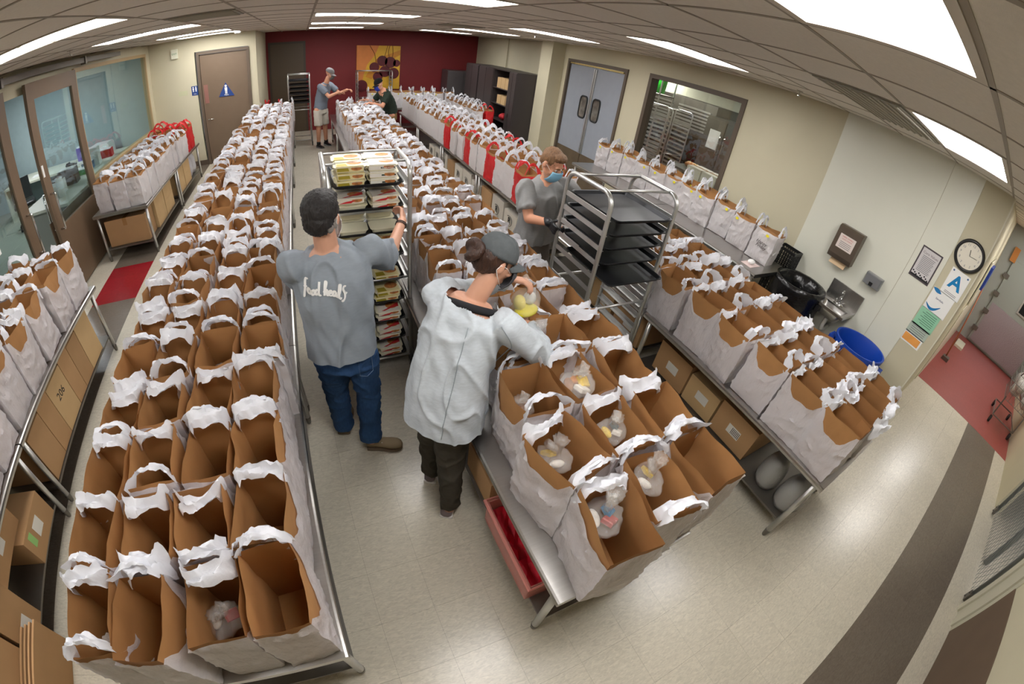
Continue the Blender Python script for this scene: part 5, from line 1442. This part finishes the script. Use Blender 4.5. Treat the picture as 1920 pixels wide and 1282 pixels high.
head(b, HM1)
limb(b, [sR, eR, wR], [.052, .042, .028]); limb(b, [sL, eL, wL], [.052, .042, .028])
b.cap(eR + (wR - eR) * .2, .042, eR + (wR - eR) * .45, .034)
hand(b, wR, (.25, .9, .3), (-.9, .3, -.3), 1, .55); hand(b, wL, (.9, .45, .1), (-.1, .1, 1), 1, .25)
limb(b, [(.15, 1.9, .9), (.17, 1.93, .5), (.13, 1.86, .09)], [.09, .06, .042]); limb(b, [(-.02, 1.92, .9), (-.03, 2.02, .5), (-.035, 2.06, .09)], [.09, .06, .042])
remesh(b, .0065, 2, 'body', SKIN2, man, O)
b = MB()
loft_body(b, [((.055, 1.905, .88), .195, .158), ((.055, 1.905, .98), .19, .152), ((.05, 1.9, 1.12), .178, .142), ((.05, 1.895, 1.28), .19, .142), ((.05, 1.895, 1.4), .20, .132), ((.05, 1.897, 1.47), .185, .11), ((.048, 1.9, 1.525), .10, .08), ((.045, 1.9, 1.54), .07, .065)], F)
mR = sR + (eR - sR) * .78; mL = sL + (eL - sL) * .78
b.cap(sR, .078, sR + (mR - sR) * .5, .078, 18); b.cap(sL, .078, sL + (mL - sL) * .5, .078, 18); frust(b, [sR + (mR - sR) * .2, mR], [.078, .082]); frust(b, [sL + (mL - sL) * .2, mL], [.078, .082])
TEE = fabric('heather_grey_tee', (140, 148, 156), .05)
tee = remesh(b, .009, 3, 't_shirt', TEE, man, O, .022, (7, 7, 2.6), 3, cut=[((.05, 1.9, .905), (0, 0, -1))])
b = MB()
loft_body(b, [((.06, 1.91, .78), .162, .122), ((.06, 1.91, .88), .16, .125), ((.06, 1.905, .97), .145, .11)], F)
frust(b, [(.145, 1.905, .86), (.165, 1.93, .5), (.14, 1.89, .2), (.13, 1.865, .095)], [.105, .08, .072, .075]); frust(b, [(-.02, 1.92, .86), (-.03, 2.02, .5), (-.035, 2.05, .2), (-.035, 2.05, .075)], [.105, .08, .07, .073])
JEAN = fabric('blue_denim', (46, 74, 112), .16, (60, 60, 25))
jn = remesh(b, .010, 2, 'jeans', JEAN, man, O, .010, (8, 8, 11), 5)
MB().tube([V((.12, 1.775, .9)) - V(O), V((.2, 1.80, .9)) - V(O), V((.2, 1.80, .78)) - V(O), V((.16, 1.782, .76)) - V(O), V((.12, 1.775, .78)) - V(O)], .0022, 4, closed=True).build('pocket_seam', mat('denim_stitch', (80, 100, 130), .8), jn)
shoe((.10, 1.875, 0), (.33, 1.80, 0), man, O, mat('shoe_tan', (138, 120, 92), .7), mat('sole_brown', (120, 104, 86), .6), mat('lace_white', (220, 216, 208), .7))
shoe((-.05, 2.03, 0), (.02, 2.28, 0), man, O, mat('shoe_tan', (138, 120, 92), .7), mat('sole_brown', (120, 104, 86), .6), mat('lace_white', (220, 216, 208), .7))
b = MB(); P = lambda x, y, z: HM1 @ V((x, y, z)); R3 = HM1.to_3x3()
b.ell(P(0, -.022, .035), (.086, .1, .09), 20, 14, R3).ell(P(0, -.05, -.015), (.074, .068, .07), 18, 12, R3).ell(P(0, .03, .085), (.066, .06, .036), 14, 9, R3)
HAIRD = mat('hair_dark', (30, 26, 25), .55, var=.35, scale=2, stretch=(60, 60, 12), bump=.6, bscale=3)
hr = remesh(b, .007, 1, 'hair', HAIRD, man, O, .005, (45, 45, 45), 2)
b = MB().ell(P(.071, -.012, -.022), (.013, .03, .035), 12, 8, R3).ell(P(.06, -.055, -.045), (.016, .026, .024), 12, 8, R3)
remesh(b, .007, 1, 'grey_sideburn', mat('hair_grey', (124, 118, 112), .6, var=.3, scale=30), hr, O)
eyes(HM1, man, O, 1, HAIRD); mask(HM1, man, O, mat('mask_white', (226, 226, 226), .7))
dW = (wR - eR).normalized()
for k in range(2):
    c = wR - dW * (.03 + .012 * k); a1_ = dW.orthogonal().normalized(); a2_ = dW.cross(a1_)
    MB().tube([c + (a1_ * math.cos(q) + a2_ * math.sin(q)) * .033 - V(O) for q in [2 * PI * j / 18 for j in range(18)]], .003, 6, closed=True).build('bracelet', BLACKP, man, True)
# script lettering on the back of the shirt, strokes laid on the cloth
strokes = [  # each letter in its own box: x advance .. height units
 (0.0, [[(.9, 2.6), (.55, 2.7), (.38, 2.1), (.42, 1.0), (.36, .1), (.3, -.8), (.12, -.9)], [(.1, 1.15), (.5, 1.2), (.8, 1.3)]]),
 (.85, [[(.55, 1.15), (.2, 1.1), (.05, .5), (.3, .02), (.62, .4), (.55, 1.0), (.75, 1.0)]]),
 (1.6, [[(.55, 1.15), (.2, 1.1), (.05, .5), (.3, .02), (.62, .4), (.55, 1.0), (.75, 1.0)]]),
 (2.35, [[(.6, .95), (.25, 1.15), (.02, .5), (.25, .02), (.6, .5)], [(.7, 2.5), (.64, 1.2), (.66, .3), (.9, .0), (1.1, .2)]]),
 (4.0, [[(.0, .6), (.3, 1.6), (.42, 2.5), (.2, 2.6), (.12, 1.6), (.15, 0)], [(.15, .5), (.4, 1.15), (.62, 1.0), (.62, .3), (.8, 0), (1.0, .25)]]),
 (4.95, [[(.05, .35), (.5, .7), (.4, 1.15), (.12, .9), (.1, .3), (.4, 0), (.75, .25)]]),
 (5.7, [[(.6, .95), (.25, 1.12), (.05, .5), (.25, .0), (.58, .45), (.62, 1.0), (.62, .3), (.85, 0), (1.0, .25)]]),
 (6.7, [[(.0, .3), (.35, 1.5), (.42, 2.4), (.2, 2.5), (.12, 1.4), (.2, .2), (.45, .0), (.65, .3)]]),
 (7.4, [[(.8, 2.0), (.45, 2.15), (.25, 1.6), (.6, .9), (.7, .1), (.35, -.5), (.1, -.2)], [(.7, .5), (1.1, .9)]])]
def catmull(p, n=5):
    out = []; p = [p[0]] + p + [p[-1]]
    for i in range(1, len(p) - 2):
        for k in range(n):
            t = k / n; a, b_, c, d = [V((*q, 0)) for q in p[i - 1:i + 3]]
            out.append(.5 * ((2 * b_) + (c - a) * t + (2 * a - 5 * b_ + 4 * c - d) * t * t + (3 * b_ - a - 3 * c + d) * t ** 3))
    out.append(V((*p[-2], 0))); return out
bvh = BVHTree.FromPolygons([v.co.copy() for v in tee.data.vertices], [tuple(p.vertices) for p in tee.data.polygons])
su = .0265; LB = MB()
lo_c = V((-.10, 1.60, 1.37)); lx = V((.985, 0, -.17)).normalized(); lz = V((.17, 0, .985)).normalized()
for ox, sts in strokes:
    for st in sts:
        pts = catmull(st); prev = None; L1 = []; 
        for i, q in enumerate(pts):
            c = lo_c + lx * (ox + q.x) * su * .92 + lz * q.y * su
            d = pts[min(i + 1, len(pts) - 1)] - pts[max(i - 1, 0)]; d = V((d.x, d.y)) ; d = d.normalized() if d.length > 0 else V((0, 1))
            wdt = su * (.11 + .10 * abs(d.y))
            pr = []
            for sg in (-1, 1):
                cc = c + (lx * -d.y + lz * d.x) * sg * wdt
                h, nn, _, _ = bvh.ray_cast(cc - V(O) - V((0, .4, 0)), V((0, 1, 0)))
                if h is None: h = cc - V(O) + V((0, .1, 0)); nn = V((0, -1, 0))
                pr.append(h - V((0, .006, 0)))
            L1.append(pr)
        LB.loft(L1, cap=False, closed=False)
LB.build('shirt_lettering', WHITE, tee)

# ---------------- woman packing bags (pale grey sweatshirt, cap), seen from behind
O = (.47, 1.36, 0)
wo = thing('person', 'woman in pale grey sweatshirt, dark grey cap and hair bun packing a bag', 'person', O)
F = V((.72, .69, 0)).normalized(); RT = V((F.y, -F.x, 0))
Hc = V((.735, 1.45, 1.61)); HM2 = headM(Hc, (.86, .0, -.42), (.35, 0, .9))
ch = V((.60, 1.42, 1.36))
sR = V((.735, 1.28, 1.365)); sL = V((.505, 1.555, 1.40))
eR, wR = V((.985, 1.30, 1.11)), V((.985, 1.50, 1.17))
eL, wL = V((.73, 1.73, 1.27)), V((.90, 1.60, 1.40))
b = MB()
loft_body(b, [((.49, 1.36, .84), .165, .13), ((.5, 1.37, .95), .16, .12), ((.53, 1.385, 1.1), .135, .105), ((.57, 1.405, 1.24), .15, .105), ((.605, 1.42, 1.36), .155, .095), ((.635, 1.43, 1.43), .09, .07)], F)
b.cap((.63, 1.43, 1.41), .052, (.705, 1.435, 1.54), .048)
head(b, HM2, .94)
limb(b, [sR, eR, wR], [.045, .036, .025]); limb(b, [sL, eL, wL], [.045, .036, .025])
hand(b, wL, (.55, -.5, .1), (.1, -.2, -1), -1, .6, .92); hand(b, wR, (-.35, .85, .1), (0, .2, -1), 1, .5, .92)
limb(b, [(.505, 1.31, .86), (.50, 1.28, .48), (.47, 1.19, .09)], [.09, .06, .04]); limb(b, [(.44, 1.42, .86), (.46, 1.47, .48), (.45, 1.47, .09)], [.09, .06, .04])
remesh(b, .0065, 2, 'body', SKIN2, wo, O)
b = MB()
loft_body(b, [((.485, 1.355, .69), .215, .165), ((.487, 1.36, .73), .22, .17), ((.495, 1.37, .85), .215, .168), ((.515, 1.378, 1.0), .20, .155), ((.545, 1.395, 1.14), .185, .145), ((.58, 1.41, 1.26), .19, .14), ((.61, 1.42, 1.35), .19, .125), ((.63, 1.43, 1.40), .15, .10), ((.64, 1.43, 1.43), .11, .08)], F)
for s_, e_, w_ in ((sR, eR, wR), (sL, eL, wL)):
    b.cap(s_, .072, (s_ + e_) / 2, .072, 18); b.cap((s_ + e_) / 2, .072, e_, .064, 18)
    b.cap(e_, .066, e_ + (w_ - e_) * .6, .05); frust(b, [e_, e_ + (w_ - e_) * .92], [.06, .04])
SWT = fabric('pale_grey_marl', (188, 195, 201), .10, (22, 22, 70))
sw = remesh(b, .009, 3, 'sweatshirt', SWT, wo, O, .017, (7, 7, 3.4), 8, cut=[((.485, 1.355, .765), (.0, 0, -1))], hole=((.622, 1.425, 1.395), (.5, .2, .84), .125))
bv2 = BVHTree.FromPolygons([v.co.copy() for v in sw.data.vertices], [tuple(p.vertices) for p in sw.data.polygons])
def on_cloth(bv, pts, d, O, r, name, m, par, lift=.002):
    out = []
    for p in pts:
        p = V(p) - V(O); h, nn, _, _ = bv.ray_cast(p - V(d) * .5, V(d))
        if h is not None: out.append(h + nn * lift)
    if len(out) > 2: return MB().tube(out, r, 5).build(name, m, par, True)
SEAM = mat('grey_seam', (150, 158, 164), .8)
on_cloth(bv2, [(.60 - .1 * t_, 1.33 - .05 * t_, 1.38 - .62 * t_) for t_ in [q / 20 for q in range(21)]], tuple(F), O, .0022, 'back_seam', SEAM, sw)
on_cloth(bv2, [(.70 + .06 * math.sin(t_ * 3), 1.30 - .06 * t_, 1.41 - .28 * t_) for t_ in [q / 14 for q in range(15)]], (.2, .95, 0), O, .0022, 'shoulder_seam', SEAM, sw)
on_cloth(bv2, [(.66 + .1 * t_, 1.2, .86 + .02 * math.sin(t_ * PI)) for t_ in [q / 8 for q in range(9)]], (0, 1, 0), O, .003, 'pocket_edge', SEAM, sw)
b = MB(); loft_body(b, [((.53, 1.385, 1.1), .135, .105), ((.57, 1.405, 1.24), .15, .105), ((.597, 1.417, 1.335), .158, .1), ((.605, 1.42, 1.36), .150, .092)], F, grow=.006)
b.build('undershirt', mat('black_cotton', (26, 26, 30), .9), wo, True).location = -V(O)
ringc = V((.622, 1.425, 1.398)); ax = V((.5, .2, .84)).normalized(); r1 = RT; r2_ = ax.cross(r1).normalized()
MB().tube([ringc + r1 * math.cos(q) * .112 + r2_ * math.sin(q) * .082 - V(O) for q in [2 * PI * j / 24 for j in range(24)]], .018, 8, closed=True).build('black_undershirt', mat('black_cotton', (26, 26, 30), .9), wo, True)
b = MB(); loft_body(b, [((.49, 1.36, .72), .17, .135), ((.49, 1.365, .85), .168, .135), ((.5, 1.37, .95), .155, .12)], F)
frust(b, [(.505, 1.305, .8), (.50, 1.275, .48), (.485, 1.215, .2), (.475, 1.20, .10)], [.105, .078, .062, .06]); frust(b, [(.44, 1.42, .8), (.455, 1.47, .48), (.45, 1.475, .2), (.45, 1.475, .10)], [.105, .078, .062, .06])
remesh(b, .010, 2, 'trousers', fabric('dark_olive_trousers', (62, 58, 50), .12), wo, O, .009, (8, 8, 10), 4)
SH = mat('shoe_mauve_grey', (120, 108, 112), .7)
shoe((.44, 1.165, 0), (.56, 1.37, 0), wo, O, SH, WHITE, mat('lace_dark', (60, 54, 60), .7), .042); shoe((.425, 1.445, 0), (.53, 1.65, 0), wo, O, SH, WHITE, mat('lace_dark', (60, 54, 60), .7), .042)
P = lambda x, y, z: HM2 @ V((x, y, z)); R3 = HM2.to_3x3()
b = MB().ell(P(0, -.03, .01), (.079, .088, .08), 18, 12, R3).ell(P(0, -.055, -.035), (.06, .05, .045), 16, 10, R3)
HB = mat('hair_dark_brown', (58, 36, 26), .45, var=.4, scale=2, stretch=(50, 50, 14), bump=.6, bscale=3)
hr = remesh(b, .007, 2, 'hair', HB, wo, O, .004, (50, 50, 20), 2)
b = MB()
for k in range(6):
    a = 2 * PI * k / 6; b.tube([P(.032 * math.cos(a + t_), -.125 + .012 * math.sin(2 * (a + t_)), .002 + .032 * math.sin(a + t_)) for t_ in [q * .25 for q in range(8)]], [.012, .02, .023, .024, .024, .022, .018, .01], 8)
b.ell(P(0, -.12, .0), (.034, .03, .034), 12, 8, R3)
remesh(b, .006, 1, 'hair_bun', HB, hr, O, .003, (60, 60, 60), 6)
cap_hat(HM2, wo, O, fabric('charcoal_cap', (86, 90, 92), .12, (30, 30, 30)), .93)
mask(HM2, wo, O, mat('mask_charcoal', (60, 60, 64), .8), .96)
eyes(HM2, wo, O, .96)
# produce bag hanging from her hand
t = thing('produce_bag', 'clear bag of lemons yellow packets held up by the woman', 'produce bag', (.985, 1.545, 1.20), .3, 'knotted clear produce bags')
b = MB(); rings = []
for j in range(12):
    f = j / 11; rad = .085 * (math.sin(PI * min(1, f * .9 + .12)) ** .6) * (1 if f < .7 else 1 - .75 * (f - .7) / .3)
    rings.append([(math.cos(q) * rad * (1 + .2 * noise.noise(V((math.cos(q) * 2, math.sin(q) * 2, f * 4)))), math.sin(q) * rad * .8 * (1 + .2 * noise.noise(V((math.cos(q) * 2, math.sin(q) * 2, f * 4 + 5)))), f * .19) for q in [2 * PI * k / 22 for k in range(22)]])
b.loft(rings).build('film', CLEAR, t, True)
YP = mat('yellow_packet', (222, 208, 30), .4)
MB().ell((0, -.01, .035), (.075, .05, .026), 16, 9).build('yellow_packet', YP, t, True)
MB().ell((-.04, .01, .085), (.03, .035, .045), 12, 8).build('food_item', mat('lemon_pale', (222, 206, 90), .5), t, True)
MB().ell((.035, .01, .09), (.035, .035, .035), 12, 8).build('food_item', mat('packet_grey', (190, 190, 184), .4, var=.2, scale=30), t, True)
MB().tube([(0, 0, .16), (.0, 0, .20), (-.02, .02, .235)], [.014, .008, .016], 8).build('knot', CLEAR, t, True)

# ---------------- masked man in grey T-shirt pushing the empty rack
O = (1.80, 2.88, 0)
gu = thing('person', 'young man in grey tee, blue face mask and black gloves pushing the tray rack', 'person', O)
F = V((.15, -.98, 0)).normalized()
Hc = V((1.80, 2.80, 1.66)); HM3 = headM(Hc, (.30, -.80, -.50))
sR, sL = V((1.605, 2.84, 1.44)), V((1.995, 2.86, 1.45))
eR, wR = V((1.60, 2.60, 1.30)), V((1.638, 2.45, 1.33)) 
eR = V((1.585, 2.66, 1.25)); wR = V((1.64, 2.455, 1.30))
eL, wL = V((2.14, 2.66, 1.25)), V((2.262, 2.46, 1.30))
b = MB()
loft_body(b, [((1.80, 2.89, .88), .155, .11), ((1.80, 2.89, 1.0), .15, .11), ((1.80, 2.88, 1.14), .14, .105), ((1.80, 2.865, 1.28), .16, .11), ((1.80, 2.86, 1.40), .175, .105), ((1.80, 2.855, 1.47), .12, .08), ((1.80, 2.85, 1.51), .065, .06)], F)
b.cap((1.80, 2.85, 1.47), .058, (1.80, 2.82, 1.58), .054); head(b, HM3)
limb(b, [sR, eR, wR], [.05, .041, .028]); limb(b, [sL, eL, wL], [.05, .041, .028])
limb(b, [(1.72, 2.89, .9), (1.72, 2.9, .5), (1.72, 2.95, .09)], [.09, .06, .042]); limb(b, [(1.88, 2.89, .9), (1.88, 2.88, .5), (1.88, 2.85, .09)], [.09, .06, .042])
hand(b, wR, (.1, -.9, -.25), (.9, .1, 0), -1, .8, .95); hand(b, wL, (-.1, -.9, -.25), (-.9, .1, 0), 1, .8, .95)
remesh(b, .0065, 2, 'body', SKIN, gu, O)
b = MB(); hand(b, wR, (.1, -.9, -.25), (.9, .1, 0), -1, .8, 1.06); b.cap(wR - V((0, -.03, 0)), .033, wR, .034); remesh(b, .0055, 1, 'glove', mat('glove_black', (26, 26, 30), .4, bump=.4, bscale=40), gu, O)
b = MB(); hand(b, wL, (-.1, -.9, -.25), (-.9, .1, 0), 1, .8, 1.06); b.cap(wL - V((0, -.03, 0)), .033, wL, .034); remesh(b, .0055, 1, 'glove', mat('glove_black', (26, 26, 30), .4), gu, O)
b = MB()
loft_body(b, [((1.80, 2.89, .93), .18, .138), ((1.80, 2.89, 1.02), .178, .138), ((1.80, 2.88, 1.16), .17, .13), ((1.80, 2.865, 1.3), .185, .132), ((1.80, 2.86, 1.39), .195, .125), ((1.80, 2.858, 1.445), .175, .105), ((1.80, 2.853, 1.49), .10, .078), ((1.80, 2.85, 1.505), .07, .065)], F)
for s_, e_ in ((sR, eR), (sL, eL)): b.cap(s_, .074, s_ + (e_ - s_) * .4, .074, 18); frust(b, [s_ + (e_ - s_) * .15, s_ + (e_ - s_) * .72], [.074, .076])
remesh(b, .009, 3, 't_shirt', fabric('mid_grey_tee', (140, 140, 140), .06), gu, O, .020, (7, 7, 3), 12, cut=[((1.8, 2.88, .945), (0, 0, -1))])
b = MB(); loft_body(b, [((1.80, 2.89, .78), .165, .125), ((1.80, 2.89, .9), .165, .13), ((1.80, 2.89, .99), .155, .12)], F)
frust(b, [(1.72, 2.89, .86), (1.72, 2.9, .5), (1.72, 2.94, .08)], [.10, .078, .07]); frust(b, [(1.88, 2.89, .86), (1.88, 2.88, .5), (1.88, 2.86, .08)], [.10, .078, .07])
remesh(b, .011, 2, 'trousers', fabric('grey_brown_trousers', (96, 88, 82), .08), gu, O, .008, (8, 8, 10), 6)
shoe((1.72, 2.99, 0), (1.72, 2.73, 0), gu, O, BLACKP); shoe((1.88, 2.90, 0), (1.88, 2.64, 0), gu, O, BLACKP)
P = lambda x, y, z: HM3 @ V((x, y, z)); R3 = HM3.to_3x3()
b = MB().ell(P(0, -.022, .036), (.081, .098, .086), 20, 14, R3).ell(P(0, .035, .092), (.062, .052, .03), 14, 9, R3).ell(P(0, -.06, -.01), (.068, .05, .06), 14, 9, R3)
HL = mat('hair_light_brown', (122, 88, 58), .55, var=.35, scale=2, stretch=(50, 50, 14), bump=.6, bscale=3)
remesh(b, .006, 1, 'hair', HL, gu, O, .003, (45, 45, 45), 9)
eyes(HM3, gu, O, 1, HL); mask(HM3, gu, O, mat('mask_light_blue', (130, 184, 214), .7))

# ---------------- far man in shorts
O = (.36, 10.75, 0)
fm_ = thing('person', 'man in grey cap, blue grey tee and pale shorts standing by the far rack', 'person', O)
F = V((.86, -.5, 0)).normalized()
Hc = V((.60, 10.63, 1.74)); HM4 = headM(Hc, (.8, -.45, -.4))
b = MB(); B3 = V((.36, 10.75, 0))
loft_body(b, [((.37, 10.75, .92), .16, .12), ((.39, 10.74, 1.1), .15, .115), ((.45, 10.71, 1.35), .18, .12), ((.50, 10.68, 1.5), .13, .085)], F)
b.cap((.5, 10.68, 1.48), .06, (.56, 10.65, 1.64), .056); head(b, HM4)
sR, eR, wR = V((.37, 10.50, 1.46)), V((.55, 10.38, 1.24)), V((.78, 10.45, 1.32)); sL, eL, wL = V((.61, 10.86, 1.46)), V((.82, 10.78, 1.26)), V((.98, 10.55, 1.36))
limb(b, [sR, eR, wR], [.05, .042, .03]); limb(b, [sL, eL, wL], [.05, .042, .03]); hand(b, wR, (.9, .1, .1), (0, 0, -1), 1, .5); hand(b, wL, (.6, -.6, .1), (0, 0, -1), -1, .5)
limb(b, [(.30, 10.66, .9), (.30, 10.66, .5), (.28, 10.68, .08)], [.09, .062, .042]); limb(b, [(.44, 10.84, .9), (.46, 10.86, .5), (.47, 10.9, .08)], [.09, .062, .042])
b.cap((.30, 10.66, .4), .055, (.29, 10.67, .25), .045); b.cap((.46, 10.87, .4), .055, (.465, 10.88, .25), .045)
remesh(b, .010, 1, 'body', SKIN, fm_, O)
b = MB(); loft_body(b, [((.37, 10.75, .93), .178, .14), ((.39, 10.74, 1.1), .168, .135), ((.45, 10.71, 1.33), .195, .135), ((.49, 10.69, 1.46), .16, .10), ((.51, 10.68, 1.52), .08, .07)], F)
for s_, e_ in ((sR, eR), (sL, eL)): b.cap(s_, .072, s_ + (e_ - s_) * .4, .072); frust(b, [s_, s_ + (e_ - s_) * .7], [.072, .074])
remesh(b, .014, 2, 't_shirt', fabric('blue_grey_tee', (116, 124, 136), .05), fm_, O, .008, seed=1)
b = MB(); loft_body(b, [((.37, 10.75, .82), .168, .13), ((.37, 10.75, 1.0), .165, .13)], F); frust(b, [(.30, 10.67, .9), (.30, 10.66, .54)], [.105, .10]); frust(b, [(.44, 10.83, .9), (.46, 10.86, .54)], [.105, .10])
remesh(b, .014, 1, 'shorts', fabric('pale_shorts', (196, 190, 178), .05), fm_, O, .008, seed=2)
cap_hat(HM4, fm_, O, fabric('grey_cap', (128, 126, 128), .1, (30, 30, 30))); mask(HM4, fm_, O, mat('mask_grey', (96, 92, 92), .8)); eyes(HM4, fm_, O)
shoe((.25, 10.72, 0), (.38, 10.52, 0), fm_, O, BLACKP, mat('sole_grey', (150, 150, 150), .6)); shoe((.44, 10.95, 0), (.56, 10.74, 0), fm_, O, BLACKP, mat('sole_grey', (150, 150, 150), .6))
for c in ((.28, 10.68), (.47, 10.9)): MB().cyl(V((c[0], c[1], .07)) - V(O), V((c[0], c[1], .15)) - V(O), .05, 12).build('sock', BLACKP, fm_, True)

# ---------------- far person in black cap leaning over the bags
O = (1.85, 9.75, 0)
dm = thing('person', 'person in black cap, blue mask and dark green shirt leaning over the middle table', 'person', O)
F = V((-.97, -.2, 0)).normalized()
Hc = V((1.56, 9.62, 1.56)); HM5 = headM(Hc, (-.8, -.45, -.4), (-.3, 0, .9))
b = MB()
loft_body(b, [((1.86, 9.76, .88), .16, .13), ((1.84, 9.75, 1.02), .155, .125), ((1.78, 9.72, 1.2), .17, .12), ((1.69, 9.68, 1.36), .18, .11), ((1.64, 9.66, 1.44), .1, .08)], F)
b.cap((1.65, 9.66, 1.42), .058, (1.59, 9.63, 1.5), .055); head(b, HM5)
sR, eR, wR = V((1.66, 9.86, 1.36)), V((1.5, 9.95, 1.15)), V((1.27, 9.86, 1.2)); sL, eL, wL = V((1.72, 9.46, 1.36)), V((1.6, 9.32, 1.13)), V((1.33, 9.34, 1.20))
limb(b, [sR, eR, wR], [.05, .042, .03]); limb(b, [sL, eL, wL], [.05, .042, .03]); hand(b, wR, (-.9, 0, -.1), (0, 0, -1), 1, .5); hand(b, wL, (-.9, .1, -.1), (0, 0, -1), -1, .5)
limb(b, [(1.86, 9.66, .88), (1.87, 9.66, .5), (1.87, 9.66, .08)], [.09, .06, .042]); limb(b, [(1.86, 9.86, .88), (1.87, 9.87, .5), (1.87, 9.88, .08)], [.09, .06, .042])
remesh(b, .010, 1, 'body', SKIN, dm, O)
b = MB(); loft_body(b, [((1.86, 9.76, .92), .18, .145), ((1.84, 9.75, 1.04), .175, .145), ((1.78, 9.72, 1.2), .188, .138), ((1.70, 9.685, 1.35), .19, .122), ((1.65, 9.66, 1.43), .11, .085)], F)
for s_, e_ in ((sR, eR), (sL, eL)): b.cap(s_, .072, s_ + (e_ - s_) * .4, .072); frust(b, [s_, s_ + (e_ - s_) * .75], [.072, .072])
remesh(b, .014, 2, 'shirt', fabric('dark_green_shirt', (44, 54, 46), .06), dm, O, .008, seed=3)
b = MB(); loft_body(b, [((1.86, 9.76, .78), .17, .135), ((1.85, 9.76, 1.0), .165, .13)], F); frust(b, [(1.86, 9.66, .86), (1.87, 9.66, .08)], [.10, .07]); frust(b, [(1.86, 9.86, .86), (1.87, 9.88, .08)], [.10, .07])
remesh(b, .014, 1, 'trousers', fabric('khaki_trousers', (128, 104, 66), .05), dm, O, .008, seed=4)
cap_hat(HM5, dm, O, fabric('black_cap', (24, 24, 26), .1)); mask(HM5, dm, O, mat('mask_royal_blue', (36, 56, 168), .7)); eyes(HM5, dm, O)
shoe((1.93, 9.66, 0), (1.68, 9.64, 0), dm, O, BLACKP); shoe((1.93, 9.88, 0), (1.68, 9.87, 0), dm, O, BLACKP)
bpy.context.view_layer.update()
